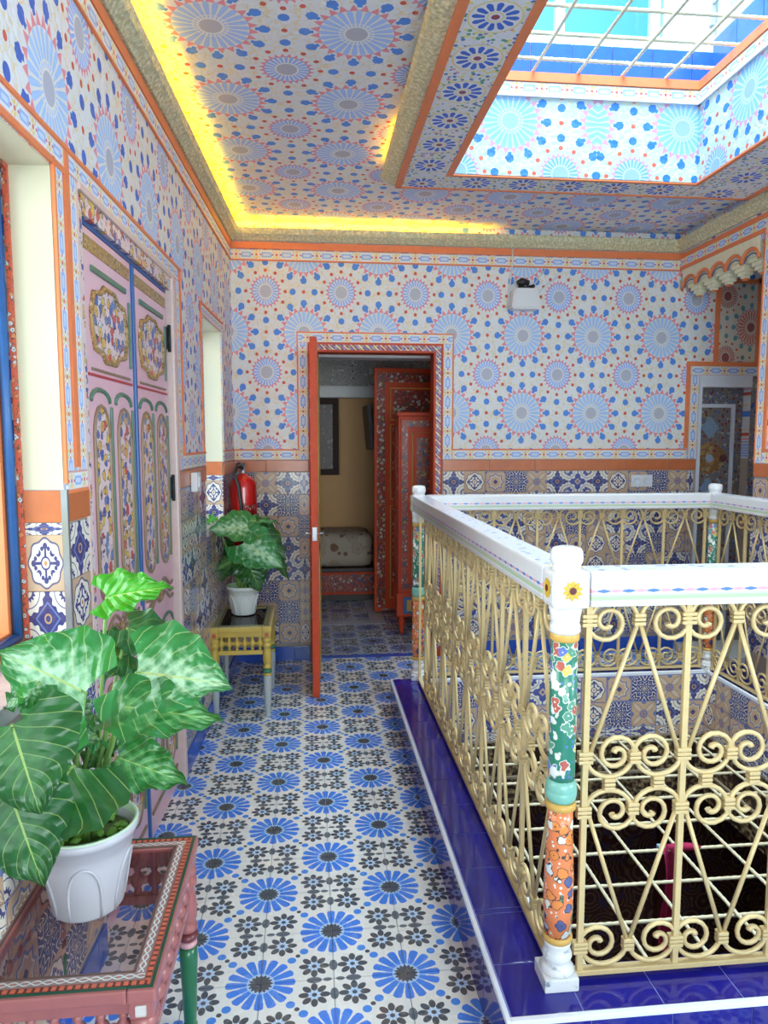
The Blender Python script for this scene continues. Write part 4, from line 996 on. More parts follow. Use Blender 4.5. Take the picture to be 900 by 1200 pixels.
def make_leaf(name, label, s0, s1, first=None):
    t = link(name, None, None, (0, 0, 0)); t.matrix_world = WLM @ Matrix.Translation((-0.030, s0, 0.012))
    tag(t, label, 'door', 'leaves of the pink carved door')
    W_, H_ = s1 - s0, 2.098
    obj('slab', box(BM(), -.02, .018, 0, W_, 0, H_, 0, .003), M['pink'], t)
    x = .018
    obj('gold_band', bx(x - .001, x + .003, .02, W_ - .02, 2.035, 2.075), M['gold_band'], t)
    gr = []
    def groove(u0, u1, z0, z1, a=.007): obj('green_groove', box(BM(), x - .002, x + a, u0, u1, z0, z1, 0, .003), M['groove'], t)
    carved_panel(t, outline(.055, W_ - .085, 1.735, 1.955, 'oval'), x, M['pink_fl'], M['gold_band'], .008)
    groove(.07, W_ - .07, 1.982, 2.000); groove(W_ - .045, W_ - .032, 1.74, 1.96)
    obj('dotted_line', bx(x - .001, x + .003, .02, W_ - .02, 1.683, 1.691), plain('dark_red_line', (0.50, 0.05, 0.06), 0.4) if first is None else M['line_red'], t)
    obj('ridge', box(BM(), x - .002, x + .006, .05, W_ - .05, 1.700, 1.708, 0, .002), M['brown_line'], t)
    hw = W_ / 2
    for q in range(2):
        u0 = .045 + q * (hw - .01); u1 = u0 + hw - .10
        carved_panel(t, outline(u0, u1, 1.005, 1.60, 'arch'), x, M['pink_fl'], M['brown_line'], .0055)
        arc = [(x + .001, (u0 + u1) / 2 + (u1 - u0) * .62 * math.cos(a), 1.612 + .035 * math.sin(a)) for a in [PI * i / 8 for i in range(9)]]
        obj('green_arch', tube(BM(), arc, .0075, 6), M['groove'], t)
        groove(u1 + .022, u1 + .036, 1.02, 1.60)
        carved_panel(t, outline(u0, u1, .16, .745, 'arch'), x, M['pink_fl'], M['brown_line'], .0055)
        arc = [(x + .001, (u0 + u1) / 2 + (u1 - u0) * .62 * math.cos(a), .757 + .035 * math.sin(a)) for a in [PI * i / 8 for i in range(9)]]
        obj('green_arch', tube(BM(), arc, .0075, 6), M['groove'], t)
        groove(u1 + .022, u1 + .036, .17, .75)
    # carved scroll across the middle rail
    for sg in (-1, 1):
        for dz in (0, .028, -.028):
            pts = [(x + .003, hw + sg * (.015 + .19 * f), .895 + dz + .026 * math.sin(f * 5.5) * (1 - f * .3)) for f in [i / 12 for i in range(13)]]
            obj('scroll_carving', tube(BM(), pts, .006, 6), M['brown_line'], t)
        pts = [(x + .003, hw + sg * .21 + .022 * f * math.cos(7 * f), .895 + .022 * f * math.sin(7 * f)) for f in [.2 + .8 * i / 14 for i in range(15)]]
        obj('scroll_carving', tube(BM(), pts, .005, 6), M['pink'], t)
    obj('rosette', lathe(BM(), [(.022, 0), (.018, .006), (.006, .01)], 12), M['gold_band'], t, (x, hw, .895), (0, PI / 2, 0))
    obj('kick_moulding', box(BM(), x - .002, x + .006, .03, W_ - .03, .09, .105, 0, .002), M['brown_line'], t)
    return t
M['line_red'] = plain('dark_red_line', (0.50, 0.05, 0.06), 0.4)
make_leaf('door_leaf', 'pink carved door leaf nearer the viewer, behind the large potted plant', 2.145, 2.625)
make_leaf('door_leaf', 'pink carved door leaf farther along, with black iron hinges on its edge', 2.655, 3.135, 1)
dl = struct('door_4', box(box(bx(-.22, -.03, 2.09, 2.14, 0, 2.20), -.22, -.03, 3.14, 3.20, 0, 2.20), -.22, -.03, 2.14, 3.14, 2.115, 2.20), M['pink'], wall_left)
dl['kind'] = 'structure'
obj('painted_band', bx(-.032, .003, 2.097, 2.118, .02, 2.165), floral('pale_frame_flowers', (0.76, 0.62, 0.60), FLC, 50, 0.45, seed=9), dl)
obj('painted_band', bx(-.032, .004, 2.118, 3.165, 2.128, 2.178), M['pink_fl'], dl)
obj('frame_moulding', box(BM(), -.03, .014, 3.165, 3.205, 0, 2.19, 0, .008), plain('rosy_brown_moulding', (0.74, 0.56, 0.50), 0.4, 0.1), dl)
obj('frame_moulding', box(BM(), -.03, .012, 2.09, 3.205, 2.179, 2.20, 0, .004), plain('rosy_brown_moulding', (0.74, 0.56, 0.50), 0.4, 0.1), dl)
obj('frame_moulding', box(BM(), -.03, .005, 2.078, 2.095, 0, 2.19, 0, .004), plain('rosy_brown_moulding', (0.78, 0.58, 0.52), 0.4, 0.1), dl)
obj('inner_edge', box(bx(-.035, -.012, 2.14, 3.14, 2.113, 2.127), -.035, -.020, 3.137, 3.142, 0, 2.113), M['frame_blue'], dl)
obj('astragal', box(BM(), -.035, -.004, 2.629, 2.651, 0.012, 2.11, 0, .004), M['frame_blue'], dl)
for z in (1.93, 1.31): 
    h = tag(obj('hinge', tube(bx(-.012, -.006, 3.118, 3.142, z - .045, z + .045), [(-.002, 3.143, z - .055), (-.002, 3.143, z + .055)], .007, 8), M['iron'], dl), None)
# ------------------------------------------------------------------ red door leaf standing open
t = thing('open_door_leaf', 'tall red painted door leaf standing wide open, seen almost edge-on', 'door', (0.028, 4.155, 0.004), (0, 0, math.radians(-1.5)))
W_, H_ = 0.735, 2.085
obj('slab', box(BM(), -.020, .020, 0, W_, 0, H_, 0, .003), M['red'], t)
for z0, z1 in ((.12, .80), (.92, 1.97)):
    obj('painted_panel', box(BM(), .019, .024, .09, W_ - .09, z0, z1, 0, .002), M['red_fl'], t)
    obj('moulding', closed_tube(BM(), [(.022, .085, z0), (.022, W_ - .085, z0), (.022, W_ - .085, z1), (.022, .085, z1)], .006), M['ochre'], t)
    obj('painted_panel', box(BM(), -.024, -.019, .09, W_ - .09, z0, z1, 0, .002), M['red_fl'], t)
EDG = floral('worn_gilt_edge', (0.36, 0.12, 0.05), [(0.44, 0.28, 0.10), (0.30, 0.20, 0.12), (0.48, 0.36, 0.22)], 60, 0.4, seed=12)
obj('worn_edge', box(BM(), .0195, .0235, .004, .055, .02, H_ - .02, 0, .001), EDG, t)
lk = obj('lock', box(BM(), -.014, .014, -.006, .004, .93, 1.01, 0, .002), M['steel'], t)
for sx in (-1, 1):
    obj('handle', tube(BM(), [(sx * .018, .022, .97), (sx * .045, .022, .97), (sx * .048, .06, .972), (sx * .048, .10, .968)], .007, 8), M['steel'], t)

# ------------------------------------------------------------------ the dim room behind the doorway
struct('wall_room_back', bx(-1.0, 2.6, 7.42, 7.52, 0, 2.9), M['tan'])
struct('wall_room_left', bx(-1.1, -1.0, YF + .15, 7.52, 0, 2.9), M['tan'])
struct('wall_room_right', bx(1.75, 1.85, YF + .15, 7.52, 0, 2.9), M['tan'])
struct('ceiling_room', bx(-1.1, 1.85, YF + .15, 7.52, 2.72, 2.82), M['white_wall'])
gg = G('carved_frieze_white'); gg.ob(); _v = gg.voro(gg.vec, 16.0); _d = V(gg, _v.outputs['Distance'])
_c = gg.mix((_d * 34.0).sin() > 0.35, (0.72, 0.70, 0.66), (0.30, 0.30, 0.30)); CFR = gg.finish(_c, 0.7, (_d * 34.0).sin(), 0.004)
struct('beam', box(bx(-1.0, 1.75, 5.15, 5.30, 2.085, 2.72), -1.0, 1.75, 5.12, 5.15, 2.085, 2.12), M['white_wall'])
cf = struct('trim_12', bx(-1.0, 1.75, 7.31, 7.42, 2.05, 2.40), CFR)
obj('cove_strip', box(BM(), -1.0, 1.75, 7.26, 7.42, 1.93, 2.05, 0, .02), M['white_wall'], cf)
# divan
t = thing('divan', 'low red carved divan with floral covers against the tan wall', 'sofa', (0.05, 7.02, 0.004))
obj('base', box(BM(), -.95, .55, -.30, .30, .06, .28, 0, .006), M['red'], t)
obj('carved_front', box(BM(), -.95, .55, -.315, -.30, .09, .25, 0, .003), M['red_fl'], t)
obj('plinth', bx(-.93, .53, -.28, .28, 0, .06), M['dark_wood'], t)
obj('top_edge', box(BM(), -.96, .56, -.33, .33, .28, .315, 0, .006), M['dark_wood'], t)
FAB = floral('beige_flowered_cloth', (0.48, 0.40, 0.30), [(0.24, 0.13, 0.08), (0.38, 0.26, 0.14), (0.44, 0.34, 0.24), (0.18, 0.12, 0.12), (0.42, 0.30, 0.20)], 6, 0.36, line=(0.36, 0.27, 0.19), rough=0.9, linew=0.03, seed=2)
bm = BM(); box(bm, -.94, .54, -.31, .31, .315, .64, 0, .09); obj('mattress', bm, FAB, t, smooth=True)
# picture
PICF = plain('dark_picture_frame', (0.03, 0.015, 0.012), 0.6, 0.3, 25, spec=0.2)
t = thing('picture_frame', 'dark framed picture hanging on the tan wall inside the room', 'picture', (0.16, 7.405, 1.16))
w, h = .34, .77
obj('frame', box(box(box(box(BM(), -w, -w + .05, -.03, 0, .06, h - .06, 0, .006), w - .26, w - .20, -.03, 0, .06, h - .06, 0, .006), -w, w - .2, -.03, 0, h - .06, h, 0, .006), -w, w - .2, -.03, 0, 0, .06, 0, .006), PICF, t)
obj('picture', bx(-w + .04, w - .24, -.015, -.002, .05, h - .05), floral('dark_picture', (0.06, 0.035, 0.03), [(0.14, 0.10, 0.07), (0.20, 0.16, 0.12), (0.10, 0.04, 0.03)], 18, 0.4, seed=7), t)
t = thing('television', 'black flat panel jutting from the wall beside the red doors, seen edge-on', 'television', (0.60, 7.0, 1.42))
obj('screen', box(BM(), -.03, .01, -.30, .30, 0, .42, 0, .005), M['iron'], t, rot=(0, math.radians(-5), 0)); obj('bracket', bx(.0, .03, .25, .40, .15, .25), M['iron'], t)
# armoire
def red_front(parent, x0, x1, z0, z1, y, handle=None):
    d = obj('door', box(BM(), x0, x1, y - .012, y + .005, z0, z1, 0, .003), M['red'], parent)
    obj('painted_border', box(box(box(box(BM(), x0 + .012, x0 + .055, y - .016, y - .011, z0 + .02, z1 - .02), x1 - .055, x1 - .012, y - .016, y - .011, z0 + .02, z1 - .02), x0 + .055, x1 - .055, y - .016, y - .011, z1 - .065, z1 - .02), x0 + .055, x1 - .055, y - .016, y - .011, z0 + .02, z0 + .065), M['red_fl'], d)
    obj('painted_panel', box(BM(), x0 + .12, x1 - .12, y - .017, y - .011, z0 + .15, z1 - .15, 0, .002), M['red_fl'], d)
    obj('moulding', closed_tube(BM(), [(x0 + .09, y - .014, z0 + .11), (x1 - .09, y - .014, z0 + .11), (x1 - .09, y - .014, z1 - .11), (x0 + .09, y - .014, z1 - .11)], .005), M['ochre'], d)
    if handle is not None: obj('handle', tube(BM(), [(handle, y - .012, z0 + .55), (handle, y - .03, z0 + .56), (handle, y - .03, z0 + .64), (handle, y - .012, z0 + .65)], .004, 6), M['steel'], d)
t = thing('armoire', 'small red painted armoire on turned feet, flowers up its front edge', 'wardrobe', (0.675, 5.48, 0.002), (0, 0, math.radians(-4)))
obj('body', box(BM(), 0, .62, 0, .55, .33, 1.69, 0, .003), M['red'], t)
obj('cornice', box(BM(), -.012, .632, -.015, .56, 1.69, 1.72, 0, .006), M['red'], t)
red_front(t, .015, .605, .35, 1.675, -.002, .30)
s = obj('side_panel', box(BM(), -.006, 0, .05, .50, .40, 1.62, 0, .002), M['red_fl'], t)
obj('moulding', closed_tube(BM(), [(-.008, .06, .42), (-.008, .49, .42), (-.008, .49, 1.60), (-.008, .06, 1.60)], .005), M['red'], s)
obj('moulding', closed_tube(BM(), [(-.008, .06, .92), (-.008, .49, .92), (-.008, .49, .98), (-.008, .06, .98)], .005), M['red'], s)
obj('stand', box(BM(), -.012, .632, -.015, .56, .15, .33, 0, .006), M['red'], t)
dr = obj('drawer', box(BM(), .04, .58, -.028, -.014, .175, .305, 0, .003), M['frame_blue'], t)
obj('drawer_panel', box(BM(), .065, .555, -.033, -.027, .195, .285, 0, .002), M['ochre'], dr); obj('drawer_centre', box(BM(), .10, .52, -.037, -.032, .208, .272, 0, .002), M['red'], dr)
for fx, fy in ((.03, .03), (.59, .03), (.03, .51), (.59, .51)):
    obj('leg', lathe(BM(), [(.028, .15), (.022, .13), (.028, .10), (.016, .05), (.020, .03), (.012, 0)], 12, fx, fy), M['red'], t)
# tall red door behind it
t = thing('inner_door_leaf', 'tall dark-red painted door leaf behind the armoire, taller than it', 'door', (0.56, 6.22, 0.004), (0, 0, math.radians(6)))
obj('slab', box(BM(), 0, .80, 0, .04, .01, 2.12, 0, .003), M['red'], t)
obj('painted_border', box(box(bx(.02, .09, -.004, 0, .05, 2.08), .71, .78, -.004, 0, .05, 2.08), .09, .71, -.004, 0, 2.0, 2.08), M['red_fl'], t)
for z0, z1 in ((.15, .92), (1.02, 1.62), (1.70, 1.93)):
    p = obj('painted_panel', bx(.16, .64, -.005, 0, z0, z1), M['red_fl'], t)
    obj('moulding', closed_tube(BM(), [(.14, -.004, z0 - .02), (.66, -.004, z0 - .02), (.66, -.004, z1 + .02), (.14, -.004, z1 + .02)], .006), M['ochre'], p)
obj('bolt', tube(BM(), [(.06, -.012, .03), (.16, -.012, .03)], .007, 8), M['steel'], t)

# ------------------------------------------------------------------ wall fittings
t = thing('light_switch', 'small white switch on the left tiled wall beside the pink door', 'switch'); t.matrix_world = WLM @ Matrix.Translation((0.008, 3.50, 1.315))
obj('plate', box(BM(), 0, .030, -.045, .045, -.045, .045, 0, .004), M['white_plastic'], t); obj('rocker', box(BM(), .029, .036, -.022, .022, -.025, .025, 0, .003), M['white_plastic'], t)
t = thing('double_socket', 'white double socket plate on the blue tiles of the far wall', 'socket', (2.335, YF - .0065, 1.225))
obj('plate', box(BM(), -.078, .078, -.012, 0, -.042, .042, 0, .003), M['white_plastic'], t)
for dx in (-.038, .038):
    obj('socket_ring', lathe(BM(), [(.028, 0), (.028, .004), (.024, .005), (.023, .003), (.001, .0025)], 20), M['white_trim'], t, (dx, -.012, 0), (PI / 2, 0, 0))
# white fitting high on the wall
t = thing('wall_lamp', 'white wall fitting with black top hanging high among the blue stars', 'lamp', (1.445, YF - .001, 2.43))
bm = BM(); prism(bm, [(-.10, -.05), (.10, -.05), (.078, .085), (-.078, .085)], 'y', -.12, -.012); bmesh.ops.bevel(bm, geom=bm.edges[:], offset=.010, segments=2, affect='EDGES'); obj('housing', bm, M['white_plastic'], t)
bm = tube(BM(), [(-.05, -.06, .125), (-.02, -.065, .135), (.03, -.062, .128)], [.016, .026, .018], 10); tube(bm, [(-.04, -.06, .100), (.03, -.06, .098), (.07, -.055, .112)], [.010, .014, .012], 8); obj('lens', bm, M['iron'], t, smooth=True)
obj('neck', tube(BM(), [(.0, -.06, .08), (.01, -.06, .12)], .010, 8), M['white_plastic'], t)
obj('bracket', tube(BM(), [(-.10, -.03, -.03), (-.09, -.015, .09), (-.07, -.01, .26), (-.068, -.01, .36)], .005, 6), M['white_plastic'], t)
obj('bracket', tube(BM(), [(.05, -.05, .09), (.11, -.02, .17), (.16, -.006, .235)], .004, 6), M['white_plastic'], t); obj('bracket', tube(BM(), [(.08, -.05, .04), (.16, -.02, .12), (.25, -.006, .19)], .004, 6), M['white_plastic'], t)
obj('wall_plate', bx(-.06, .06, -.012, 0, -.03, .05), M['white_plastic'], t)

# fire extinguisher
t = thing('fire_extinguisher', 'red fire extinguisher hanging in the tiled corner behind the potted plant', 'extinguisher', (-0.412, 4.600, 0.815))
RX = plain('glossy_red', (0.58, 0.015, 0.012), 0.22, coat=0.5)
obj('cylinder', lathe(BM(), [(.078, 0), (.084, .012), (.084, .40), (.078, .435), (.055, .465), (.026, .480), (.022, .49)], 28), RX, t)
obj('valve', lathe(BM(), [(.020, .485), (.022, .50), (.014, .515), (.016, .545)], 14), M['steel'], t)
obj('handle', box(tube(BM(), [(0, 0, .535), (-.02, -.03, .555), (-.035, -.07, .548)], .007, 6), -.012, .012, -.05, .03, .54, .556, 0, .003), M['iron'], t)
obj('hose', tube(BM(), [(.0, -.02, .52), (-.03, -.05, .535), (-.045, -.085, .49), (-.02, -.100, .42), (-.006, -.098, .30), (-.004, -.095, .14), (-.004, -.092, .04)], .0115, 8), M['iron'], t)
obj('nozzle', lathe(BM(), [(.010, .04), (.014, -.02), (.018, -.05)], 12, -.004, -.092), M['iron'], t)
lbl = BM(); n = 8
vs = [[lbl.verts.new((.0848 * math.cos(a), .0848 * math.sin(a), z)) for a in [math.radians(-88 + 60 * i / n) for i in range(n + 1)]] for z in (.08, .30)]
for i in range(n): lbl.faces.new((vs[0][i], vs[0][i + 1], vs[1][i + 1], vs[1][i]))
bmesh.ops.solidify(lbl, geom=lbl.faces[:], thickness=.0006)
gg = G('label_print'); _x = gg.ob(); _n = gg.noise(gg.vec, 130, 1); _r = (_x[2] * 95.0).sin() > 0.1
obj('label', lbl, gg.finish(gg.mix((_n > 0.56) * _r, (0.50, 0.015, 0.012), (0.72, 0.70, 0.68)), 0.3), t)
obj('wall_bracket', bx(-.02, .02, .078, .10, .38, .42), M['steel'], t)

# ------------------------------------------------------------------ LED strips glowing in the cove
LED = emit_mat('warm_led', (1.0, 0.55, 0.0), 42.0)
l1 = thing('led_strip', 'warm yellow light strip hidden behind the cornice of the left wall', 'light strip'); l1.matrix_world = WLM.copy()
obj('strip', bx(.020, .032, .4, 4.86, 2.848, 2.856), LED, l1)
l2 = thing('led_strip', 'warm yellow light strip behind the cornice of the far wall', 'light strip', (0, 0, 0))
obj('strip', bx(-.44, 0.98, YF - .032, YF - .020, 2.848, 2.856), LED, l2)
obj('dim_strip', bx(0.98, 1.25, YF - .032, YF - .020, 2.848, 2.856), emit_mat('warm_led_fading', (1.0, 0.50, 0.0), 8.0), l2)
l3 = thing('led_strip', 'short warm light strip beside the dropped skylight frame', 'light strip', (0, 0, 0))
obj('strip', bx(OX0 - .03, OX0 - .018, 3.35, 3.80, 2.872, 2.88), emit_mat('warm_led_dim', (1.0, 0.45, 0.0), 12.0), l3)

# ------------------------------------------------------------------ small painted tables
def FAT(p): return [(r * 1.22, z) for r, z in p]
def side_table(label, loc, W_, D_, H_, body, top, inlay, line, leg_low, spindle, apron, rings, tinted, seed, nsx=7, nsy=9):
    t = thing('side_table', label, 'table', loc)
    bw = .052
    tf = obj('top_frame', box(box(box(box(BM(), 0, bw, 0, D_, H_ - .028, H_, 0, .005), W_ - bw, W_, 0, D_, H_ - .028, H_, 0, .005), bw, W_ - bw, 0, bw, H_ - .028, H_, 0, .005), bw, W_ - bw, D_ - bw, D_, H_ - .028, H_, 0, .005), top, t)
    z = H_ + .0005
    def strip(x0, x1, y0, y1, m, nm='painted_line', h=.0012):
        L, w = x1 - x0, y1 - y0
        if L >= w: me = mesh(nm, bx(-L / 2, L / 2, -w / 2, w / 2, 0, h), m); link(nm, me, tf, ((x0 + x1) / 2, (y0 + y1) / 2, z), R0)
        else: me = mesh(nm, bx(-w / 2, w / 2, -L / 2, L / 2, 0, h), m); link(nm, me, tf, ((x0 + x1) / 2, (y0 + y1) / 2, z), (0, 0, PI / 2))
    for (o0, w, m, nm) in ((.005, .006, line[0], 'painted_line'), (.014, .009, line[1], 'dotted_line'), (.026, .019, inlay, 'braided_band'), (.0465, .0045, line[2], 'painted_line')):
        strip(o0, W_ - o0, o0, o0 + w, m, nm); strip(o0, W_ - o0, D_ - o0 - w, D_ - o0, m, nm); strip(o0, o0 + w, o0 + w, D_ - o0 - w, m, nm); strip(W_ - o0 - w, W_ - o0, o0 + w, D_ - o0 - w, m, nm)
    obj('glass_top', bx(bw - .003, W_ - bw + .003, bw - .003, D_ - bw + .003, H_ - .010, H_ - .004), tinted, t)
    a0 = H_ - .028
    # apron: two rails with turned spindles between
    def rail(x0, x1, y0, y1, z0, z1): obj('apron_rail', box(BM(), x0, x1, y0, y1, z0, z1, 0, .003), apron, t)
    for (z0, z1) in ((a0 - .030, a0), (a0 - .128, a0 - .104)):
        rail(.05, W_ - .05, .016, .036, z0, z1); rail(.05, W_ - .05, D_ - .036, D_ - .016, z0, z1); rail(.016, .036, .05, D_ - .05, z0, z1); rail(W_ - .036, W_ - .016, .05, D_ - .05, z0, z1)
    zs0, zs1 = a0 - .104, a0 - .030; zc = (zs0 + zs1) / 2
    sp = mesh('spindle', lathe(BM(), [(.008, zs0), (.010, zs0 + .008), (.006, zs0 + .016), (.015, zc - .011), (.019, zc), (.015, zc + .011), (.006, zs1 - .016), (.010, zs1 - .008), (.008, zs1)], 8), spindle)
    bead = mesh('bead', lathe(BM(), [(.003, -.008), (.010, -.004), (.011, 0), (.010, .004), (.003, .008)], 8), rings[1])
    for k in range(nsx):
        x = .065 + (W_ - .13) * k / (nsx - 1)
        for y in (.026, D_ - .026): link('spindle', sp, t, (x, y, 0))
        if k < nsx - 1:
            for y in (.026, D_ - .026): link('bead', bead, t, (x + (W_ - .13) / (nsx - 1) / 2, y, zc), (0, PI / 2, 0))
    for k in range(nsy):
        y = .065 + (D_ - .13) * k / (nsy - 1)
        for x in (.026, W_ - .026): link('spindle', sp, t, (x, y, 0))
    # legs
    for lx, ly in ((.028, .028), (W_ - .028, .028), (.028, D_ - .028), (W_ - .028, D_ - .028)):
        L = obj('leg', box(BM(), lx - .022, lx + .022, ly - .022, ly + .022, a0 - .034, a0, 0, .003), body, t)
        zt = a0 - .034
        obj('turning', lathe(BM(), FAT([(.014, zt), (.020, zt - .008), (.021, zt - .020), (.015, zt - .028), (.021, zt - .036), (.021, zt - .050), (.014, zt - .058), (.018, zt - .075), (.020, zt - .11), (.019, zt - .14), (.014, zt - .150), (.020, zt - .158), (.020, zt - .168), (.014, zt - .176)]), 14, lx, ly), body, L)
        obj('leg_ring', lathe(BM(), FAT([(.014, zt - .176), (.0205, zt - .182), (.0205, zt - .192), (.0155, zt - .198)]), 14, lx, ly), rings[0], L)
        obj('leg_ring', lathe(BM(), FAT([(.0155, zt - .198), (.0185, zt - .204), (.0185, zt - .210), (.016, zt - .214)]), 14, lx, ly), rings[1], L)
        obj('leg_shaft', lathe(BM(), FAT([(.0175, zt - .214), (.019, zt - .24), (.013, .030), (.012, .024), (.015, .016), (.012, .004), (.010, 0)]), 14, lx, ly), leg_low, L)
        if rings[2]: obj('painted_badge', box(BM(), lx - .010, lx + .010, ly - .0235, ly - .0215, a0 - .028, a0 - .006, 0, .003), rings[2], L)
    return t
PINKW = plain('old_rose_paint', (0.40, 0.13, 0.12), 0.35, 0.12, 25, coat=0.25); LPINK = plain('light_rose_paint', (0.68, 0.36, 0.38), 0.35, 0.08, 25, coat=0.25)
DKR = plain('maroon_paint', (0.17, 0.035, 0.035), 0.35, 0.1, coat=0.2); GRN = plain('bottle_green_paint', (0.02, 0.15, 0.06), 0.3, 0.08, coat=0.3); DKG = plain('dark_green_line', (0.015, 0.09, 0.05), 0.35)
RDOT = G('red_dotted'); _x = RDOT.ob(); RDOT = RDOT.finish(RDOT.mix(((_x[0] * 70.0).fract() > 0.62), (0.74, 0.16, 0.08), (0.16, 0.04, 0.03)), 0.35)
side_table('rose-pink painted table with a glass top, nearest the viewer at lower left', (-0.668, 1.272, 0), 0.378, 0.525, 0.51, PINKW, PINKW,
           guilloche('white_braid', .019, (0.36, 0.22, 0.20), (0.75, 0.78, 0.72), 'x'), (DKG, RDOT, plain('brown_edge', (0.16, 0.09, 0.07), 0.4)), GRN, PINKW, PINKW,
           (DKR, LPINK, plain('cream_badge', (0.68, 0.62, 0.58), 0.4)), glass_mat('tinted_glass', (0.80, 0.70, 0.68), 1.5), 1)
YEL = plain('ochre_yellow_paint', (0.58, 0.40, 0.07), 0.35, 0.12, 25, coat=0.25); GREY = plain('pale_grey_leg', (0.42, 0.46, 0.46), 0.4, 0.08)
YDOT = G('yellow_dotted'); _x = YDOT.ob(); YDOT = YDOT.finish(YDOT.mix(((_x[0] * 60.0).fract() > 0.6), (0.60, 0.44, 0.12), (0.10, 0.12, 0.07)), 0.35)
side_table('ochre-yellow painted table with grey lower legs, beside the far left window', (-0.545, 3.87, 0), 0.335, 0.52, 0.51, YEL, YEL,
           guilloche('green_braid', .019, (0.10, 0.12, 0.05), (0.55, 0.50, 0.22), 'x'), (plain('cream_line', (0.62, 0.55, 0.38), 0.4), YDOT, DKG), GREY, YEL, YEL,
           (plain('green_ring', (0.05, 0.20, 0.12), 0.35), YEL, plain('red_badge', (0.50, 0.10, 0.06), 0.4)), glass_mat('dark_glass', (0.16, 0.13, 0.09), 1.5), 2, 6, 9)
# ------------------------------------------------------------------ potted plants
def leaf_mat(name, dark, light, vein, vari):
    """glossy leaf: uv x along the midrib, y across"""
    g = G(name); uvn = g.node('ShaderNodeUVMap'); x = g.node('ShaderNodeSeparateXYZ'); g.l.new(uvn.outputs[0], x.inputs[0])
    u, v = V(g, x.outputs[0]), V(g, x.outputs[1])
    av = v.abs()
    side = near((u - av * 0.42) * 6.5).abs()
    n = g.noise(g.vec3(u * 2.0, v, 0.0), 4.0, 3)
    c = g.mix(side * 1.5, tuple(k * .72 for k in dark), dark)
    pale = ((1.0 - av * 1.5) * 1.0 + (n - 0.5) * 3.0 + (0.5 - side) * 0.8 - 0.35).max(0.0).min(1.0)
    c = g.mix(pale * vari, c, light)
    c = g.mix((side < 0.032) * 0.5, c, vein); c = g.mix(av < 0.020, c, vein)
    m = g.finish(c, 0.30, 1.0 - side, 0.006, spec=0.45, coat=0.15)
    g.bsdf.inputs['Subsurface Weight'].default_value = 0.0
    tr = g.node('ShaderNodeBsdfTranslucent'); g.put(tr.inputs[0], (0.10, 0.34, 0.02, 1)); mx = g.node('ShaderNodeMixShader'); mx.inputs[0].default_value = 0.18
    g.l.new(g.bsdf.outputs[0], mx.inputs[1]); g.l.new(tr.outputs[0], mx.inputs[2]); g.l.new(mx.outputs[0], g.out.inputs[0])
    return m
LM = {'d': leaf_mat('leaf_dark', (0.016, 0.110, 0.025), (0.12, 0.36, 0.10), (0.34, 0.48, 0.12), 0.30),
      'm': leaf_mat('leaf_mid', (0.025, 0.20, 0.035), (0.22, 0.55, 0.20), (0.42, 0.60, 0.18), 0.70),
      'v': leaf_mat('leaf_variegated', (0.035, 0.26, 0.06), (0.52, 0.80, 0.52), (0.55, 0.68, 0.25), 1.0),
      'b': leaf_mat('leaf_bright', (0.05, 0.40, 0.01), (0.16, 0.60, 0.03), (0.40, 0.65, 0.15), 0.4)}
def leaf_mesh(L, Wd, droop, cup, kind, seed):
    r = random.Random(seed); nu, nv = 16, 6; bm = BM(); uvl = bm.loops.layers.uv.new('UVMap')
    rows = []
    for i in range(nu + 1):
        u = i / nu
        # heart: lobes reach behind the stem joint
        w = Wd / 2 * (math.sin(PI * min(1, (u * 0.93 + 0.07)) ** 0.60)) ** 0.85 * (1 - u ** 2.5 * .38)
        wav = 1 + .035 * math.sin(u * 19 + seed)
        row = []
        for j in range(-nv, nv + 1):
            v = j / nv
            back = -0.17 * L * abs(v) ** 1.6 * (1 - u) ** 2.2 * 1.5
            x = u * L + back; y = v * w * wav
            z = cup * abs(v) * w * 1.0 - droop * L * (u ** 1.8) - .012 * math.sin(u * 23 + seed) * abs(v) ** 2 - .25 * cup * w * v * v
            row.append((bm.verts.new((x, y, z)), (u, v)))
        rows.append(row)
    for a, b in zip(rows, rows[1:]):
        for k in range(len(a) - 1):
            q = (a[k], a[k + 1], b[k + 1], b[k]); f = bm.faces.new([p[0] for p in q]); f.smooth = True
            for lp, p in zip(f.loops, q): lp[uvl].uv = p[1]
    me = bpy.data.meshes.new('leaf'); bm.to_mesh(me); bm.free(); me.materials.append(LM[kind]); return me
def leaf_at(plant, base, tip, up, width, kind, seed, droop=.12, cup=.18, stem_from=None, sr=.0035):
    """base = stem joint, tip = leaf tip, both in world space"""
    b, t_, upv = Vector(base), Vector(tip), Vector(up)
    x = (t_ - b); L = x.length; x.normalize(); z = (upv - x * upv.dot(x)).normalized(); y = z.cross(x)
    R = Matrix((x, y, z)).transposed().to_4x4(); o = link('leaf', leaf_mesh(L, width, droop, cup, kind, seed), plant)
    pw = plant.location
    o.matrix_local = Matrix.Translation(b - pw) @ R @ Matrix.Rotation(-math.atan(droop) , 4, 'Y')
    if stem_from is not None:
        s = Vector(stem_from); m1 = s.lerp(b, .45) + Vector((0, 0, .035)) * min(1, (b - s).length * 4); 
        pts = [s, s.lerp(m1, .5) + Vector((0, 0, .01)), m1, m1.lerp(b, .6) + Vector((0, 0, .008)), b, b + x * .01]
        obj('stem', tube(BM(), [p - pw for p in pts], [sr * 1.2, sr * 1.1, sr, sr, sr * .9, sr * .7], 6), STEM, plant, smooth=True)
STEM = plain('green_stem', (0.20, 0.36, 0.08), 0.4, 0.15)
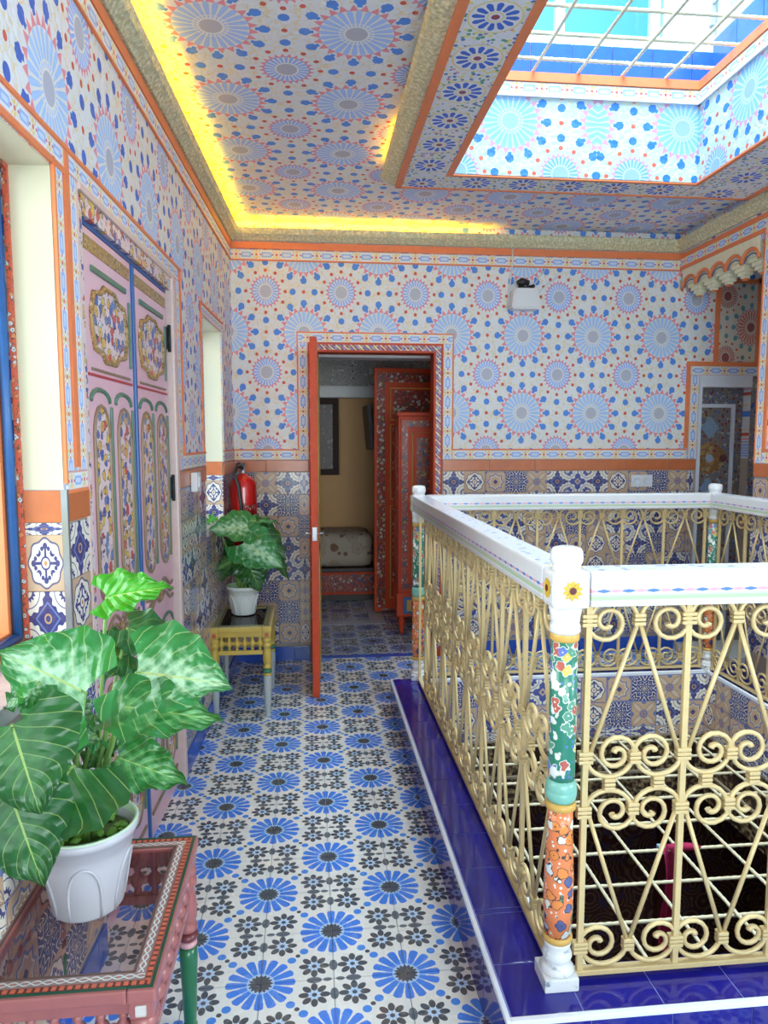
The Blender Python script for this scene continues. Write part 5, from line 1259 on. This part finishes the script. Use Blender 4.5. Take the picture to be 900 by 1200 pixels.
def pot(t, R, r, H_, lip, mat, inner, flute=False):
    bm = BM(); n = 48; prof = [(r * .96, 0), (r, .004), (r + (R - r) * .55, H_ * .6), (R * .97, H_ - .02), (R * 1.04, H_ - .018), (R * 1.06, H_), (R * .97, H_), (R * .94, H_ - .045), (R * .86, H_ - .050)]
    rings = []
    for k, (rad, z) in enumerate(prof):
        row = []
        for i in range(n):
            a = 2 * PI * i / n
            f = 1.0
            if flute and k <= 2:
                s = abs(math.sin(a * 2.5)); f = 1.0 + (.035 if k < 2 else .02) * (1 if s > .45 else 0) - (.04 if k < 1 and s > .85 else 0)
            row.append(bm.verts.new((rad * f * math.cos(a), rad * f * math.sin(a), z)))
        rings.append(row)
    for a, b in zip(rings, rings[1:]):
        for i in range(n): f = bm.faces.new((a[i], a[(i + 1) % n], b[(i + 1) % n], b[i])); f.smooth = True
    bm.faces.new(rings[0][::-1]); bm.faces.new(rings[-1])
    p = obj('pot', bm, mat, t)
    for k in range(5):
        a0 = k * 2 * PI / 5 - 1.35; pts = []
        for i in range(17):
            f = i / 16; da = math.cos(PI * f) * .42; zz = H_ * (.02 + .66 * math.sin(PI * f) ** .7); rad = r + (R - r) * zz / H_ * 1.02
            pts.append((rad * math.cos(a0 + da), rad * math.sin(a0 + da), zz))
        obj('rib', tube(BM(), pts, .0028, 6), mat, p)
    obj('inner_rim', lathe(BM(), [(R * .955, H_ - .028), (R * .965, H_ - .001), (R * 1.0, H_ + .003), (R * 1.05, H_ + .001), (R * 1.05, H_ - .002)], 48, caps=False), inner, p)
    return p
POTG = plain('pot_white_plastic', (0.52, 0.50, 0.54), 0.35); POTW = plain('pot_white', (0.78, 0.80, 0.78), 0.35); RIM = plain('pale_green_rim', (0.60, 0.78, 0.55), 0.4); RIM2 = plain('green_rim', (0.35, 0.66, 0.35), 0.4)
#PLANTDATA
LEAVES_NEAR = [
    ((-0.445, 1.62, 1.167), (-0.3, 1.6, 1.191), (0.0, -0.62, 0.55), 0.116, 'b', 0.1, 0.35),
    ((-0.358, 1.5, 1.034), (-0.162, 1.44, 1.019), (0.1, -0.62, 0.75), 0.264, 'v', 0.1, 0.1),
    ((-0.427, 1.72, 1.072), (-0.279, 1.66, 1.019), (0.1, -0.55, 0.7), 0.132, 'd', 0.08, 0.1),
    ((-0.42, 1.7, 1.016), (-0.529, 1.62, 1.008), (-0.1, -0.6, 0.7), 0.167, 'd', 0.08, 0.1),
    ((-0.437, 1.42, 1.022), (-0.563, 1.34, 1.131), (-0.1, -0.7, 0.7), 0.249, 'v', 0.1, 0.12),
    ((-0.361, 1.42, 0.991), (-0.172, 1.4, 0.96), (0.0, -0.5, 0.75), 0.15, 'm', 0.1, 0.15),
    ((-0.391, 1.46, 0.871), (-0.251, 1.44, 0.817), (0.1, -0.55, 0.7), 0.135, 'm', 0.1, 0.15),
    ((-0.503, 1.24, 1.032), (-0.456, 1.22, 0.881), (0.2, -0.8, 0.5), 0.216, 'd', 0.08, 0.1),
    ((-0.436, 1.33, 0.915), (-0.521, 1.25, 0.802), (-0.1, -0.85, 0.5), 0.258, 'd', 0.12, 0.12),
    ((-0.516, 1.25, 0.907), (-0.46, 1.23, 0.746), (0.2, -0.85, 0.35), 0.19, 'd', 0.08, 0.1),
    ((-0.433, 1.46, 0.919), (-0.493, 1.42, 0.914), (0, -0.5, 0.8), 0.076, 'v', 0.1, 0.1),
    ((-0.404, 1.58, 0.86), (-0.325, 1.56, 0.83), (0.1, -0.5, 0.8), 0.067, 'm', 0.1, 0.1),
    ((-0.389, 1.48, 0.984), (-0.335, 1.44, 0.93), (0.3, -0.6, 0.6), 0.08, 'v', 0.1, 0.1),
    ((-0.514, 1.45, 0.956), (-0.447, 1.42, 0.919), (0.3, -0.7, 0.6), 0.085, 'm', 0.1, 0.1),
    ((-0.461, 1.55, 0.928), (-0.514, 1.5, 0.864), (-0.3, -0.7, 0.6), 0.091, 'd', 0.1, 0.1),
    ((-0.445, 1.56, 0.866), (-0.476, 1.5, 0.812), (-0.3, -0.7, 0.6), 0.081, 'm', 0.1, 0.1),
    ((-0.501, 1.36, 1.065), (-0.546, 1.32, 1.03), (-0.2, -0.7, 0.6), 0.095, 'v', 0.1, 0.1),
]
LEAVES_FAR = [
    ((-0.341, 4.02, 1.033), (-0.544, 3.92, 1.029), (-0.1, -0.75, 0.6), 0.235, 'v', 0.1, 0.15),
    ((-0.367, 4.08, 0.94), (-0.15, 4.04, 0.798), (0.2, -0.75, 0.6), 0.296, 'v', 0.1, 0.15),
    ((-0.359, 4.3, 1.04), (-0.174, 4.26, 1.028), (0.1, -0.35, 0.8), 0.11, 'm', 0.1, 0.15),
    ((-0.316, 4.24, 0.987), (-0.135, 4.2, 0.82), (0.3, -0.7, 0.6), 0.228, 'd', 0.1, 0.15),
    ((-0.414, 4.16, 0.836), (-0.532, 4.1, 0.78), (-0.2, -0.7, 0.6), 0.117, 'm', 0.1, 0.15),
    ((-0.347, 4.1, 0.82), (-0.28, 4.06, 0.661), (0.2, -0.85, 0.4), 0.202, 'd', 0.1, 0.15),
    ((-0.454, 4.26, 0.805), (-0.53, 4.22, 0.683), (-0.3, -0.8, 0.4), 0.11, 'd', 0.1, 0.15),
    ((-0.218, 4.3, 0.846), (-0.129, 4.28, 0.683), (0.4, -0.8, 0.4), 0.101, 'd', 0.1, 0.15),
    ((-0.54, 4.18, 1.075), (-0.591, 4.16, 1.029), (-0.3, -0.7, 0.6), 0.063, 'b', 0.1, 0.15),
    ((-0.442, 4.36, 0.881), (-0.534, 4.34, 0.721), (-0.3, -0.8, 0.4), 0.163, 'd', 0.1, 0.15),
    ((-0.322, 4.36, 0.879), (-0.263, 4.34, 0.695), (0.3, -0.8, 0.4), 0.174, 'd', 0.1, 0.15),
]

def plant(label, loc, R, r, H_, leaves, pmat, rim, sr, seed, name):
    t = thing('potted_plant', label, 'plant', loc)
    pot(t, R, r, H_, .02, pmat, rim)
    rr = random.Random(seed)
    soil = lathe(BM(), [(R * .90, H_ - .040), (R * .88, H_ - .032), (.004, H_ - .030)], 24)
    obj('soil', soil, plain(name + '_soil', (0.14, 0.20, 0.06), 0.8, 0.5, 60, bump=.004), t)
    moss = BM()
    for k in range(46):
        a, q = rr.uniform(0, 2 * PI), R * .80 * math.sqrt(rr.random()); s = rr.uniform(.008, .016)
        m_ = Matrix.Translation((q * math.cos(a), q * math.sin(a), H_ - .028 + rr.uniform(0, .008))) @ Matrix.Rotation(rr.uniform(0, 3), 4, 'Z') @ Matrix.Diagonal((s, s * .7, s * .35, 1))
        bmesh.ops.create_icosphere(moss, subdivisions=1, radius=1, matrix=m_)
    mo = obj('moss_foliage', moss, plain(name + '_moss', (0.20, 0.42, 0.06), 0.6, 0.4, 30), t); mo['kind'] = 'stuff'
    top = Vector(loc) + Vector((0, 0, H_ - .03))
    for i, (b, tip, up, w, kind, dr, cu) in enumerate(leaves):
        a = rr.uniform(0, 2 * PI); q = R * .30
        leaf_at(t, b, tip, up, w, kind, seed + i, dr, cu, tuple(top + Vector((q * math.cos(a), q * math.sin(a), 0))), sr)
    return t
p1 = plant('large-leaved plant in a greyish white pot on the rose-pink table', (-0.487, 1.545, 0.511), 0.104, 0.074, 0.185, LEAVES_NEAR, POTG, RIM, .0042, 3, 'near')
p2 = plant('smaller large-leaved plant in a white pot on the yellow table', (-0.385, 4.20, 0.511), 0.092, 0.066, 0.165, LEAVES_FAR, POTW, RIM2, .0045, 40, 'far')
